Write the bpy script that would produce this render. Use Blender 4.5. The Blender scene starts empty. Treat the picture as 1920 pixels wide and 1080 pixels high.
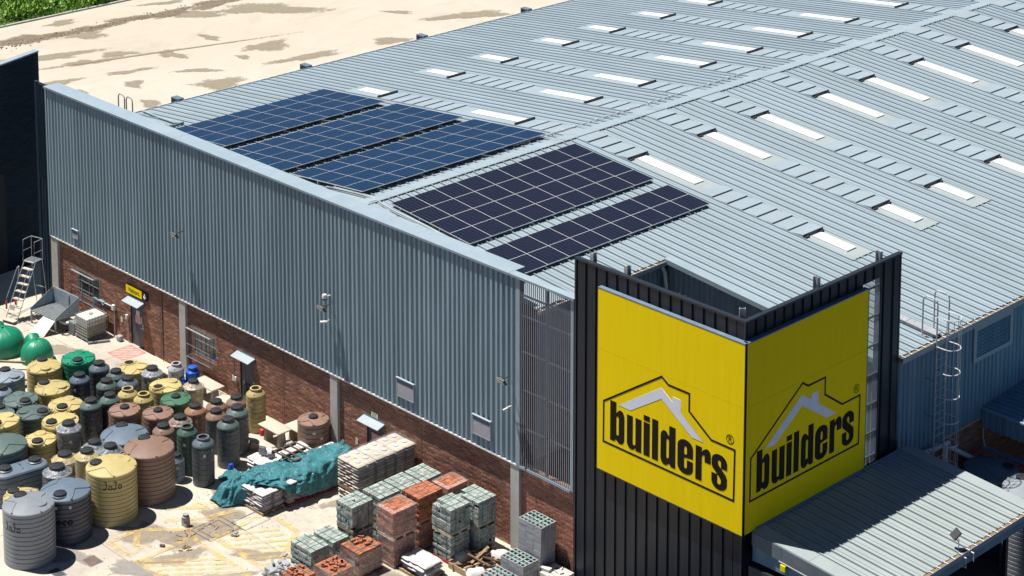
import bpy, bmesh, math, random
from mathutils import Vector, Matrix, noise as mnoise
random.seed(7)
R = math.radians
PI = math.pi
scene = bpy.context.scene
col = scene.collection
# ------------------------------------------------------------------ camera, sky, sun, exposure
cam_d = bpy.data.cameras.new('camera')
cam = bpy.data.objects.new('camera', cam_d); col.objects.link(cam)
cam.location = (41.746, -51.115, 40.986)
cam.rotation_euler = (R(90 - 8.863), R(0.0), R(45.95))
cam_d.sensor_width = 36.0
cam_d.lens = 3937.28 / 1920 * 36
cam_d.shift_x = 0.0
cam_d.shift_y = -(540 + 417.1) / 1920
cam_d.clip_start = 1.0
cam_d.clip_end = 3000.0
scene.camera = cam
world = bpy.data.worlds.new('World'); scene.world = world; world.use_nodes = True
wn = world.node_tree
bg = wn.nodes.get('Background') or wn.nodes.new('ShaderNodeBackground')
sky = wn.nodes.new('ShaderNodeTexSky'); sky.sky_type = 'NISHITA'; sky.sun_disc = False
sky.sun_elevation = R(68.8); sky.sun_rotation = R(242.6); sky.altitude = 1700; sky.air_density = 0.5; sky.dust_density = 0.1; sky.ozone_density = 4.5
wn.links.new(sky.outputs[0], bg.inputs[0]); bg.inputs[1].default_value = 0.062
sun_d = bpy.data.lights.new('sun', 'SUN'); sun_d.energy = 5.0; sun_d.angle = R(0.53); sun_d.color = (1.0, 0.95, 0.87)
sun = bpy.data.objects.new('sun', sun_d); col.objects.link(sun)
sun.rotation_euler = Vector((2.62, 1.36, -7.62)).to_track_quat('-Z', 'Y').to_euler()
sun.location = (-30, -20, 60)
scene.view_settings.view_transform = 'Standard'; scene.view_settings.look = 'None'
scene.view_settings.exposure = 0.70; scene.view_settings.gamma = 1.0
scene.view_settings.use_curve_mapping = False
scene.cycles.max_bounces = 6; scene.cycles.transparent_max_bounces = 12

# ------------------------------------------------------------------ materials
def new_mat(name):
    m = bpy.data.materials.new(name); m.use_nodes = True
    nt = m.node_tree; b = nt.nodes['Principled BSDF']
    return m, nt, b
def nd(nt, t, **k):
    n = nt.nodes.new(t)
    for a, v in k.items(): setattr(n, a, v)
    return n
def mth(nt, op, a, b=None, c=None):
    n = nt.nodes.new('ShaderNodeMath'); n.operation = op
    for i, v in enumerate((a, b, c)):
        if v is None: continue
        if isinstance(v, (int, float)): n.inputs[i].default_value = v
        else: nt.links.new(v, n.inputs[i])
    return n.outputs[0]
def ramp(nt, fac, stops):
    r = nt.nodes.new('ShaderNodeValToRGB'); e = r.color_ramp.elements
    while len(e) < len(stops): e.new(0.5)
    for i, (p, c) in enumerate(stops):
        e[i].position = p; e[i].color = (*c, 1) if len(c) == 3 else c
    nt.links.new(fac, r.inputs[0]); return r.outputs[0]
def coords(nt, scale=(1, 1, 1), kind='Object', rot=(0, 0, 0)):
    tc = nt.nodes.new('ShaderNodeTexCoord'); mp = nt.nodes.new('ShaderNodeMapping')
    mp.inputs['Scale'].default_value = scale; mp.inputs['Rotation'].default_value = rot
    nt.links.new(tc.outputs[kind], mp.inputs[0]); return mp.outputs[0]
def noise(nt, vec, scale=5, detail=4, rough=.55, dist=0):
    n = nt.nodes.new('ShaderNodeTexNoise'); n.inputs['Scale'].default_value = scale; n.inputs['Detail'].default_value = detail
    n.inputs['Roughness'].default_value = rough; n.inputs['Distortion'].default_value = dist
    nt.links.new(vec, n.inputs['Vector']); return n.outputs['Fac']
def mixc(nt, f, a, b, mode='MIX'):
    n = nt.nodes.new('ShaderNodeMix'); n.data_type = 'RGBA'; n.blend_type = mode
    for i, v in ((0, f), (6, a), (7, b)):
        if isinstance(v, (int, float)): n.inputs[i].default_value = v
        elif isinstance(v, tuple): n.inputs[i].default_value = (*v, 1) if len(v) == 3 else v
        else: nt.links.new(v, n.inputs[i])
    return n.outputs[2]
def bump(nt, b, h, strength=.3, dist=.01):
    n = nt.nodes.new('ShaderNodeBump'); n.inputs['Strength'].default_value = strength; n.inputs['Distance'].default_value = dist
    nt.links.new(h, n.inputs['Height']); nt.links.new(n.outputs[0], b.inputs['Normal'])
def sc(c, k): return tuple(min(1, x * k) for x in c)
def M(name, c, rough=.6, metal=0., var=.12, scale=2.5, bmp=0., bscale=30, stretch=(1, 1, 1), island=0., objvar=0., spec=.5, dirt=None, dirt_amt=.5, dirt_scale=1.2, bdist=.01):
    m, nt, b = new_mat(name)
    v = coords(nt, stretch)
    n1 = noise(nt, v, scale, 5)
    cc = ramp(nt, n1, [(.3, sc(c, 1 - var)), (.7, sc(c, 1 + var))])
    if dirt is not None:
        n2 = noise(nt, v, dirt_scale, 8, .7, .4)
        cc = mixc(nt, mth(nt, 'MULTIPLY', ramp(nt, n2, [(.48, (0, 0, 0)), (.72, (1, 1, 1))]), dirt_amt), cc, dirt)
    if island or objvar:
        if island:
            g = nt.nodes.new('ShaderNodeNewGeometry'); rnd = g.outputs['Random Per Island']; a = island
        else:
            g = nt.nodes.new('ShaderNodeObjectInfo'); rnd = g.outputs['Random']; a = objvar
        k = mth(nt, 'MULTIPLY_ADD', rnd, 2 * a, 1 - a)
        hs = nt.nodes.new('ShaderNodeHueSaturation'); nt.links.new(k, hs.inputs['Value']); nt.links.new(cc, hs.inputs['Color']); cc = hs.outputs[0]
    nt.links.new(cc, b.inputs['Base Color'])
    b.inputs['Roughness'].default_value = rough; b.inputs['Metallic'].default_value = metal
    b.inputs['Specular IOR Level'].default_value = spec
    if bmp: bump(nt, b, noise(nt, v, bscale, 4), bmp, bdist)
    return m
MT = {}
MT['roof'] = M('roof steel', (.25, .315, .36), .5, 0, .07, .35, dirt=(.19, .22, .23), dirt_amt=.5, dirt_scale=.5, objvar=.035, stretch=(.35, 3, 1))
MT['roof_flat'] = M('roof flashing steel', (.25, .31, .355), .48, 0, .05, .8, dirt=(.23, .27, .27), dirt_amt=.4)
MT['roof_dull'] = M('weathered flashing steel', (.27, .315, .325), .55, 0, .06, .8, dirt=(.25, .27, .25), dirt_amt=.4)
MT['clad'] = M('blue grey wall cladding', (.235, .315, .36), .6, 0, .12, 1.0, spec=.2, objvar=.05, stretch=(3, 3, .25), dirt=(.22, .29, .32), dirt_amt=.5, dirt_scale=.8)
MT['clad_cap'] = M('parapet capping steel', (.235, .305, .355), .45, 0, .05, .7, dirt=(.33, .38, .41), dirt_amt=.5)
MT['clad_shaded'] = M('cladding with shade in colour', (.12, .225, .295), .55, 0, .14, 1.0, stretch=(2, 2, .3), dirt=(.22, .33, .38), dirt_amt=.5, objvar=.05)  # darker copy of the wall cladding, shade put into the colour
MT['sill'] = M('white sill flashing', (.62, .62, .60), .5)
MT['black'] = M('black steel cladding', (.009, .014, .024), .4, 0, .2, 1.2, stretch=(3, 3, .3), dirt=(.020, .026, .036), dirt_amt=.6, spec=.35)
MT['black_trim'] = M('black trim', (.016, .02, .028), .4)
MT['yellow'] = M('yellow sign face', (.90, .66, .0), .75, 0, .03, 1.2, stretch=(3, 3, .25), dirt=(.76, .55, .0), dirt_amt=.3, dirt_scale=1.6, bmp=.1, bscale=8, spec=.15)
MT['logo_black'] = M('logo print black', (.010, .008, .007), .6, var=.1, spec=.15)
MT['logo_white'] = M('logo print white', (.70, .72, .80), .5, var=.04, spec=.2)
MT['navy_wall'] = M('dark navy painted brick', (.007, .016, .028), .7, island=.3, spec=.2)
MT['navy'] = M('dark navy steel', (.014, .026, .042), .6, spec=.25)
MT['concrete'] = M('precast concrete column', (.42, .41, .39), .8, var=.1, scale=2, bmp=.3, dirt=(.30, .29, .27), dirt_amt=.5)
MT['mortar'] = M('mortar', (.62, .38, .25), .9, var=.15)
MT['galv'] = M('galvanised steel', (.42, .44, .46), .42, .35, .15, 6)
MT['galv_dark'] = M('dull galvanised steel', (.20, .22, .23), .5, .3, .2, 5)
MT['galv_pale'] = M('pale zinc sheet', (.28, .34, .37), .5, .0, .08, 3, dirt=(.30, .34, .37))
MT['alu'] = M('aluminium frame', (.60, .62, .64), .35, .2, .05)
MT['skylight'] = M('white translucent rooflight', (.66, .675, .69), .4, var=.07, scale=1.6, stretch=(.3, 9, 1), dirt=(.50, .50, .46), dirt_amt=.5)
MT['gutter_brown'] = M('brown gutter inside', (.19, .135, .075), .8, var=.25)
MT['gutter_strap'] = M('pale gutter strap', (.62, .64, .66), .5)
MT['dark'] = M('dark void surface', (.012, .014, .02), .8)
MT['door'] = M('charcoal door', (.055, .062, .078), .5)
MT['white_p'] = M('white paint', (.58, .58, .57), .5, var=.05)
MT['cream_p'] = M('cream sign plate', (.62, .60, .45), .6, var=.05)
MT['pinkprint'] = M('red print on white', (.62, .35, .38), .6, var=.05)
MT['grey_p'] = M('grey plastic', (.30, .31, .32), .5)
MT['pvc'] = M('white pvc pipe', (.50, .58, .64), .4, var=.05)
MT['blue_pipe'] = M('blue pipe', (.10, .30, .60), .4)
MT['red_p'] = M('red plastic', (.55, .03, .04), .45)
MT['louvre'] = M('pale louvre slat', (.36, .36, .39), .5)
MT['black_plastic'] = M('black plastic lid', (.022, .024, .028), .42, var=.25, bmp=.25, bscale=14)
MT['hole'] = M('dark tank opening', (.006, .004, .003), .9)
MT['slab'] = M('cast cement slab', (.42, .385, .32), .85, var=.08, scale=6, bmp=.3, dirt=(.42, .37, .29), dirt_amt=.6)
MT['wood'] = M('pallet timber', (.30, .21, .13), .85, var=.25, scale=5, stretch=(1, 8, 8), objvar=.25)
MT['wood_pale'] = M('pale pallet timber', (.52, .45, .33), .85, var=.2, scale=5, objvar=.2)
MT['wood_dark'] = M('dark timber', (.075, .050, .035), .85, var=.3, scale=6, objvar=.35)
MT['wood_old'] = M('weathered plank', (.26, .18, .10), .85, var=.35, scale=6, objvar=.4)
MT['red_pallet'] = M('red pallet paint', (.30, .03, .03), .7, var=.25)
MT['bag_white'] = M('white woven bag', (.50, .475, .47), .75, var=.06, scale=5, bmp=.5, bscale=18, objvar=.07)
MT['bag_paper'] = M('cement paper bag', (.43, .375, .315), .8, var=.10, scale=5, bmp=.5, bscale=16, objvar=.15)
MT['bag_print'] = M('pale blue bag print', (.36, .39, .42), .8, var=.15)
MT['block_grey'] = M('grey concrete block', (.29, .305, .315), .9, var=.12, scale=8, bmp=.4, bscale=60, objvar=.10)
MT['block_hollow_dark'] = M('block cavity', (.10, .10, .10), .95)
MT['brick_cement'] = M('cement stock brick', (.27, .30, .285), .9, var=.1, scale=8, island=.28)
MT['brick_clay'] = M('orange clay brick', (.30, .105, .055), .85, var=.2, scale=8, island=.35)
MT['paver'] = M('cement paver', (.46, .46, .43), .9, var=.1, scale=8, objvar=.12)
MT['strap_green'] = M('green strapping', (.03, .20, .15), .5)
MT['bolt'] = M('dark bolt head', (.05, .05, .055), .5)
MT['sheet_metal'] = M('hopper sheet steel', (.30, .36, .40), .42, .3, .15, 3)
MT['grate'] = M('steel grating', (.14, .16, .18), .5, .3, .2, 5)
MT['ibc_white'] = M('white plastic tote', (.58, .57, .53), .45, var=.05, dirt=(.6, .57, .5), dirt_amt=.5)
MT['ibc_dirty'] = M('cloudy tote bottom', (.28, .27, .20), .5, var=.12)
MT['blue_drum'] = M('bright blue plastic', (.006, .085, .50), .35, var=.1)
MT['rust'] = M('rusty plate', (.13, .085, .075), .8, var=.3, scale=8)
MT['brown_stick'] = M('dry debris', (.26, .17, .09), .9, var=.3, objvar=.3)
MT['duct'] = M('dark blue downpipe head', (.10, .15, .19), .5)
def tank_mat(name, c, **k): return M(name, c, k.get('rough', .42), 0, .10, 3, bmp=.12, bscale=20, stretch=(1, 1, .6), dirt=tuple(x * .75 + .05 for x in c), dirt_amt=.55, dirt_scale=1.7, objvar=.12)
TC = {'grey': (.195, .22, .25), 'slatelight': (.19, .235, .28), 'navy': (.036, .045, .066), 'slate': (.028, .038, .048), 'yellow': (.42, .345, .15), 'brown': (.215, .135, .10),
      'orange': (.29, .155, .09), 'greengrey': (.085, .125, .12), 'green': (.003, .20, .11), 'greenmid': (.05, .145, .085), 'darkgrey': (.032, .035, .038), 'white': (.36, .38, .40), 'bodygreen': (.018, .028, .031), 'slatetop': (.10, .135, .16)}  # separate top and body tones carry sky light and shade in colour
TC['navytop'] = (.095, .13, .175)  # paler navy: sky light on tank roofs put into the colour
for k, c in TC.items(): MT['tank_' + k] = tank_mat(k + ' tank plastic', c)

def mat_brick():
    m, nt, b = new_mat('face brick'); g = nt.nodes.new('ShaderNodeNewGeometry')
    cc = ramp(nt, g.outputs['Random Per Island'], [(0, (.14, .064, .044)), (.35, (.20, .090, .058)), (.8, (.26, .120, .076)), (1, (.36, .185, .12))])
    v = coords(nt); n = noise(nt, v, .35, 3)
    hs = nt.nodes.new('ShaderNodeHueSaturation'); nt.links.new(mth(nt, 'MULTIPLY_ADD', n, .3, .85), hs.inputs['Value']); nt.links.new(cc, hs.inputs['Color'])
    nt.links.new(hs.outputs[0], b.inputs['Base Color']); b.inputs['Roughness'].default_value = .85
    bump(nt, b, noise(nt, v, 50, 4), .4, .004); return m
MT['brick'] = mat_brick()

MT['slat_grey'] = M('grey screen slat', (.20, .205, .235), .5)
MT['galv_cage'] = M('cage steel', (.16, .17, .18), .5, .2, .1, 6)
def mat_film(name='clear stretch film', tint=(.80, .80, .82), opac=.17):
    m, nt, b = new_mat(name); out = nt.nodes['Material Output']
    v = coords(nt, (1, 1, 2.2)); n = noise(nt, v, 7, 6, .65, 1.5)
    b.inputs['Base Color'].default_value = (*tint, 1); b.inputs['Roughness'].default_value = .16; b.inputs['Specular IOR Level'].default_value = .9
    bump(nt, b, n, .9, .03)
    t = nt.nodes.new('ShaderNodeBsdfTransparent'); mx = nt.nodes.new('ShaderNodeMixShader')
    f = ramp(nt, n, [(.35, (opac * .3,) * 3), (.52, (opac,) * 3), (.66, (min(1, opac * 2.1),) * 3)])
    nt.links.new(f, mx.inputs[0]); nt.links.new(t.outputs[0], mx.inputs[1]); nt.links.new(b.outputs[0], mx.inputs[2])
    nt.links.new(mx.outputs[0], out.inputs[0]); return m
MT['film'] = mat_film()
MT['film_thin'] = mat_film('thin stretch film', (.62, .66, .70), .09)
MT['film_milky'] = mat_film('milky stretch film', (.50, .46, .43), .42)

def mat_cells(name, base, line, dark):
    # flat print of the cells on a panel: object x 0..2.28 (long side), y 0..1.134
    m, nt, b = new_mat(name)
    tc = nt.nodes.new('ShaderNodeTexCoord'); sx = nt.nodes.new('ShaderNodeSeparateXYZ'); nt.links.new(tc.outputs['Object'], sx.inputs[0])
    def lines(out, pitch, w):
        f = mth(nt, 'FRACT', mth(nt, 'DIVIDE', out, pitch)); a = mth(nt, 'ABSOLUTE', mth(nt, 'SUBTRACT', f, .5))
        return mth(nt, 'GREATER_THAN', a, .5 - w / pitch)
    lx = lines(mth(nt, 'ADD', sx.outputs[0], .0), 2.28 * 1.04 / 24, .0045); ly = lines(sx.outputs[1], 1.134 * 1.04 / 6, .007)
    g = mth(nt, 'MAXIMUM', lx, ly)
    mid = mth(nt, 'LESS_THAN', mth(nt, 'ABSOLUTE', mth(nt, 'SUBTRACT', sx.outputs[0], 1.186)), .009)
    nz = noise(nt, tc.outputs['Object'], 1.2, 3)
    cb = ramp(nt, nz, [(.3, dark), (.7, base)])
    c1 = mixc(nt, g, cb, line); c2 = mixc(nt, mid, c1, (.55, .58, .62))
    nt.links.new(c2, b.inputs['Base Color']); b.inputs['Roughness'].default_value = .35; b.inputs['Specular IOR Level'].default_value = .16
    return m
MT['cells_sky_blue'] = mat_cells('solar cells in sky blue', (.003, .020, .056), (.018, .055, .115), (.002, .014, .043))  # blue of the reflected sky put into the cell colour
MT['cells_black'] = mat_cells('black solar cells', (.004, .0055, .016), (.055, .065, .11), (.003, .004, .011))

def mat_ground():
    m, nt, b = new_mat('pale sand platform'); v = coords(nt, kind='Object')
    n1 = noise(nt, v, .05, 6, .6); n2 = noise(nt, v, .9, 8, .65)
    c = ramp(nt, n1, [(.3, (.385, .345, .285)), (.7, (.46, .42, .36))])
    c = mixc(nt, mth(nt, 'MULTIPLY', ramp(nt, n2, [(.45, (0, 0, 0)), (.75, (1, 1, 1))]), .35), c, (.36, .305, .235))
    n3 = noise(nt, coords(nt, (1, .35, 1), rot=(0, 0, R(20))), .10, 7, .7, 1.2)
    c = mixc(nt, mth(nt, 'MULTIPLY', ramp(nt, n3, [(.53, (0, 0, 0)), (.66, (1, 1, 1))]), .5), c, (.30, .25, .185))
    nt.links.new(c, b.inputs['Base Color']); b.inputs['Roughness'].default_value = .95
    bump(nt, b, n2, .5, .05); return m
MT['sand'] = mat_ground()
def mat_stain(name, c1, c2):
    # a patch of damp earth: fades at its rim (object coordinates, radius 1 in plan before scale)
    m, nt, b = new_mat(name); out = nt.nodes['Material Output']
    at = nt.nodes.new('ShaderNodeAttribute'); at.attribute_name = 'edge'
    v = coords(nt, kind='Object'); n = noise(nt, v, 1.3, 9, .72, 1.4)
    c = ramp(nt, noise(nt, v, 3, 6, .7), [(.3, c1), (.7, c2)])
    nt.links.new(c, b.inputs['Base Color']); b.inputs['Roughness'].default_value = .95
    f = mth(nt, 'SUBTRACT', mth(nt, 'ADD', at.outputs['Fac'], mth(nt, 'MULTIPLY', n, 1.9)), 1.12)
    f = ramp(nt, f, [(0, (0, 0, 0)), (.14, (.35,) * 3), (.5, (.85,) * 3)])
    t = nt.nodes.new('ShaderNodeBsdfTransparent'); mx = nt.nodes.new('ShaderNodeMixShader')
    nt.links.new(f, mx.inputs[0]); nt.links.new(t.outputs[0], mx.inputs[1]); nt.links.new(b.outputs[0], mx.inputs[2]); nt.links.new(mx.outputs[0], out.inputs[0])
    return m
MT['stain'] = mat_stain('damp sand', (.20, .17, .12), (.27, .235, .175))
MT['stain_dark'] = mat_stain('rubble soil', (.11, .085, .06), (.22, .18, .13))
MT['stain_yard'] = mat_stain('yard grime', (.22, .185, .145), (.30, .255, .20))
MT['stain_grey'] = mat_stain('tyre grime', (.22, .21, .20), (.28, .265, .25))
def mat_yard():
    m, nt, b = new_mat('yard concrete'); v = coords(nt, kind='Object')
    n1 = noise(nt, v, .22, 7, .65, .5); n2 = noise(nt, v, 3.5, 8, .7)
    c = ramp(nt, n1, [(.32, (.34, .315, .275)), (.5, (.45, .41, .345)), (.68, (.53, .475, .385))])
    c = mixc(nt, mth(nt, 'MULTIPLY', ramp(nt, n2, [(.42, (0, 0, 0)), (.75, (1, 1, 1))]), .55), c, (.27, .24, .20))
    n3 = noise(nt, coords(nt, (.5, 3, 1)), 1.5, 6, .7, .8)
    c = mixc(nt, mth(nt, 'MULTIPLY', ramp(nt, n3, [(.55, (0, 0, 0)), (.7, (1, 1, 1))]), .4), c, (.25, .21, .165))
    nt.links.new(c, b.inputs['Base Color']); b.inputs['Roughness'].default_value = .88
    bump(nt, b, n2, .3, .01); return m
MT['yard'] = mat_yard()
def mat_paint(name, c, wear=.5, under=None):
    m, nt, b = new_mat(name); out = nt.nodes['Material Output']; v = coords(nt)
    n = noise(nt, v, 2.2, 9, .78, .5)
    b.inputs['Base Color'].default_value = (*c, 1); b.inputs['Roughness'].default_value = .8
    f = ramp(nt, n, [(wear - .12, (.88,) * 3), (wear + .10, (.12,) * 3)])
    t = nt.nodes.new('ShaderNodeBsdfTransparent'); mx = nt.nodes.new('ShaderNodeMixShader')
    nt.links.new(f, mx.inputs[0]); nt.links.new(t.outputs[0], mx.inputs[1]); nt.links.new(b.outputs[0], mx.inputs[2]); nt.links.new(mx.outputs[0], out.inputs[0]); return m
MT['paint_yellow'] = mat_paint('worn yellow road paint', (.62, .45, .17), .46)
MT['paint_red'] = mat_paint('worn red road paint', (.70, .22, .20), .60)
def mat_tarp():
    m, nt, b = new_mat('teal tarpaulin'); v = coords(nt)
    n = noise(nt, v, 2.5, 5, .6, .8)
    c = ramp(nt, n, [(.3, (.012, .115, .145)), (.7, (.045, .24, .28))])
    nt.links.new(c, b.inputs['Base Color']); b.inputs['Roughness'].default_value = .38
    bump(nt, b, noise(nt, coords(nt, (1, 2.2, 1), rot=(0, 0, R(25))), 5, 5, .6, 1.5), 1.0, .09); return m
MT['tarp'] = mat_tarp()
def mat_grass(name, a, c):
    m, nt, b = new_mat(name); g = nt.nodes.new('ShaderNodeNewGeometry')
    cc = ramp(nt, g.outputs['Random Per Island'], [(0, a), (1, c)])
    nt.links.new(cc, b.inputs['Base Color']); b.inputs['Roughness'].default_value = .6; return m
MT['grass'] = mat_grass('grass blades', (.07, .18, .012), (.24, .40, .05))
MT['asphalt'] = M('dark asphalt', (.045, .045, .048), .9, var=.2, scale=1.5, bmp=.3, dirt=(.07, .068, .065), dirt_amt=.5)
MT['glass_dark'] = M('dark window glass', (.03, .04, .045), .08, spec=.8)
MT['blind'] = M('pale blind behind glass', (.24, .24, .20), .8)
MT['mesh_dark'] = M('dark mesh rail', (.05, .055, .065), .5)

# ------------------------------------------------------------------ mesh helpers
class MB:
    def __init__(s): s.v = []; s.f = []; s.mi = []; s.cur = 0
    def add(s, vs, fs):
        o = len(s.v); s.v += [tuple(a) for a in vs]; s.f += [tuple(i + o for i in f) for f in fs]; s.mi += [s.cur] * len(fs); return s
    def box(s, x0, x1, y0, y1, z0, z1, m=None):
        vs = [(x0, y0, z0), (x1, y0, z0), (x1, y1, z0), (x0, y1, z0), (x0, y0, z1), (x1, y0, z1), (x1, y1, z1), (x0, y1, z1)]
        if m is not None: vs = [m @ Vector(a) for a in vs]
        return s.add(vs, [(0, 3, 2, 1), (4, 5, 6, 7), (0, 1, 5, 4), (1, 2, 6, 5), (2, 3, 7, 6), (3, 0, 4, 7)])
    def quad(s, *p): return s.add(p, [tuple(range(len(p)))])
    def hexa(s, b, t):
        return s.add(list(b) + list(t), [(3, 2, 1, 0), (4, 5, 6, 7), (0, 1, 5, 4), (1, 2, 6, 5), (2, 3, 7, 6), (3, 0, 4, 7)])
    def ext(s, poly, axis, a, b):
        # poly: 2D points; axis 'x': (y,z), 'y': (x,z), 'z': (x,y)
        def P(q, t): return {'x': (t, q[0], q[1]), 'y': (q[0], t, q[1]), 'z': (q[0], q[1], t)}[axis]
        n = len(poly); vs = [P(q, a) for q in poly] + [P(q, b) for q in poly]
        fs = [(i, (i + 1) % n, n + (i + 1) % n, n + i) for i in range(n)] + [tuple(range(n - 1, -1, -1)), tuple(range(n, 2 * n))]
        return s.add(vs, fs)
    def tube(s, pts, r, n=6, caps=True):
        pts = [Vector(p) for p in pts]; o = len(s.v); L = len(pts)
        for i, p in enumerate(pts):
            d = (pts[min(i + 1, L - 1)] - pts[max(i - 1, 0)]).normalized()
            a = d.orthogonal().normalized() if abs(d.z) < .9 else d.cross(Vector((0, 1, 0))).normalized()
            if abs(d.z) < .9: a = d.cross(Vector((0, 0, 1))).normalized()
            b = d.cross(a)
            for k in range(n):
                t = 2 * PI * k / n; s.v.append(tuple(p + a * math.cos(t) * r + b * math.sin(t) * r))
        for i in range(L - 1):
            for k in range(n):
                s.f.append((o + i * n + k, o + i * n + (k + 1) % n, o + (i + 1) * n + (k + 1) % n, o + (i + 1) * n + k)); s.mi.append(s.cur)
        if caps:
            s.f.append(tuple(o + k for k in range(n))[::-1]); s.f.append(tuple(o + (L - 1) * n + k for k in range(n))); s.mi += [s.cur] * 2
        return s
    def lathe(s, prof, n=32, cx=0, cy=0, cap0=False, cap1=False):
        o = len(s.v)
        for r, z in prof:
            for k in range(n):
                t = 2 * PI * k / n; s.v.append((cx + r * math.cos(t), cy + r * math.sin(t), z))
        for i in range(len(prof) - 1):
            for k in range(n):
                s.f.append((o + i * n + k, o + i * n + (k + 1) % n, o + (i + 1) * n + (k + 1) % n, o + (i + 1) * n + k)); s.mi.append(s.cur)
        if cap0: s.f.append(tuple(o + k for k in range(n))[::-1]); s.mi.append(s.cur)
        if cap1: s.f.append(tuple(o + (len(prof) - 1) * n + k for k in range(n))); s.mi.append(s.cur)
        return s
    def mesh(s, name, mats, smooth=False):
        me = bpy.data.meshes.new(name); me.from_pydata(s.v, [], s.f)
        mats = mats if isinstance(mats, (list, tuple)) else [mats]
        for m in mats: me.materials.append(MT[m] if isinstance(m, str) else m)
        if len(mats) > 1: me.polygons.foreach_set('material_index', s.mi)
        if smooth: me.polygons.foreach_set('use_smooth', [True] * len(me.polygons))
        me.update()
        if smooth and smooth != 'all':
            try: me.set_sharp_from_angle(angle=R(smooth if smooth is not True else 35))
            except Exception: pass
        return me
    def obj(s, name, mats, parent=None, smooth=False, **k):
        return link(name, s.mesh(name, mats, smooth), parent, **k)
def link(name, me, parent=None, loc=None, rotz=None, **k):
    o = bpy.data.objects.new(name, me); col.objects.link(o)
    if parent is not None: o.parent = parent
    if loc is not None: o.location = loc
    if rotz is not None: o.rotation_euler = (0, 0, rotz)
    for a, v in k.items(): o[a] = v
    return o
def thing(name, label, cat, loc=(0, 0, 0), group=None, rotz=0):
    o = bpy.data.objects.new(name, None); col.objects.link(o); o.location = loc; o.rotation_euler = (0, 0, rotz)
    o.empty_display_size = .3
    o['label'] = label; o['category'] = cat
    if group: o['group'] = group
    return o
def tag(o, label, cat, group=None):
    o['label'] = label; o['category'] = cat
    if group: o['group'] = group
    return o
def copy_tree(o, parent=None):
    c = o.copy(); col.objects.link(c)
    if parent is not None: c.parent = parent
    for ch in list(o.children): copy_tree(ch, c)
    return c
def box(name, x0, x1, y0, y1, z0, z1, m, parent=None, **k): return MB().box(x0, x1, y0, y1, z0, z1).obj(name, m, parent, **k)
def rbox_mesh(name, sx, sy, sz, r, m, seg=2):
    bm = bmesh.new(); bmesh.ops.create_cube(bm, size=1)
    for v in bm.verts: v.co = Vector((v.co.x * sx, v.co.y * sy, v.co.z * sz))
    bmesh.ops.bevel(bm, geom=bm.edges[:], offset=r, segments=seg, affect='EDGES', profile=.5)
    me = bpy.data.meshes.new(name); bm.to_mesh(me); bm.free(); me.materials.append(MT[m])
    me.polygons.foreach_set('use_smooth', [True] * len(me.polygons)); return me
# ------------------------------------------------------------------ large structure
K = 1.04
def kx(x): return K * x - (K - 1) * 41.746
def ky(y): return K * y + (K - 1) * 51.115
def kz(z): return K * z - (K - 1) * 40.986
XRG, ZRG, TR, TL = kx(-19.135), kz(11.57), math.tan(R(5.0)), math.tan(R(5.3))
def zr(x): return ZRG - (x - XRG) * TR if x > XRG else ZRG - (XRG - x) * TL
def ribbed(a0, a1, pitch, crown, web, depth, t0, t1, mapf, jit=0, mb=None):
    mb = mb or MB(); pts = []; a = a0
    nrib = max(1, int(round((a1 - a0) / pitch))); ws = [1 + random.uniform(-jit, jit) for _ in range(nrib)]; sw = sum(ws); ws = [w * (a1 - a0) / sw for w in ws]
    for w in ws:
        c = crown * (1 + random.uniform(-jit, jit))
        for da, h in ((0, 0), (w - c - 2 * web, 0), (w - c - web, depth), (w - web, depth)): pts.append((a + da, h))
        a += w
    pts.append((a1, 0))
    vs = [mapf(p, h, t0) for p, h in pts] + [mapf(p, h, t1) for p, h in pts]; n = len(pts)
    mb.add(vs, [(i, i + 1, n + i + 1, n + i) for i in range(n - 1)]); return mb
def klip(a0, a1, t0, t1, mapf, pitch=.48):
    # concealed-fix sheet: a shadow groove, a tall rib, a flat pan and a low stiffening rib
    n_ = max(1, int(round((a1 - a0) / pitch))); w = (a1 - a0) / n_; pts = []
    for i in range(n_):
        a = a0 + i * w
        for da, h in ((0, 0), (.035, 0), (.038, -.03), (.060, -.03), (.062, .052), (.098, .056), (.108, 0), (w * .56, 0), (w * .56 + .008, .024), (w * .56 + .036, .024), (w * .56 + .046, 0)): pts.append((a + da, h))
    pts.append((a1, 0)); mb = MB(); n = len(pts)
    mb.add([mapf(p, h, t0) for p, h in pts] + [mapf(p, h, t1) for p, h in pts], [(i, i + 1, n + i + 1, n + i) for i in range(n - 1)]); return mb
ST = dict(kind='structure'); SF = dict(kind='stuff')

MT['verge'] = M('verge soil under bushes', (.05, .11, .015), .95, var=.4)
# ground
def patch(name, pts, z, m, parent=None, kind='structure'):
    me = bpy.data.meshes.new(name); me.from_pydata([(x, y, z) for x, y in pts], [], [tuple(range(len(pts)))]); me.materials.append(MT[m])
    o = link(name, me, parent)
    if parent is None: o['kind'] = kind
    return o
patch('ground', [(-700, -500), (700, -500), (700, 900), (-700, 900)], -.02, 'sand')
patch('yard_pavement', [(-48.0, -24), (-7, -24), (-7, .5), (-48.0, .5)], 0.0, 'yard')
patch('parking_ground', [(-300, -400), (400, -400), (400, 500), (-.5, 500), (-.5, .5), (-6.99, .5), (-6.99, -24.01), (-300, -24.01)], -.004, 'asphalt')
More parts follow.
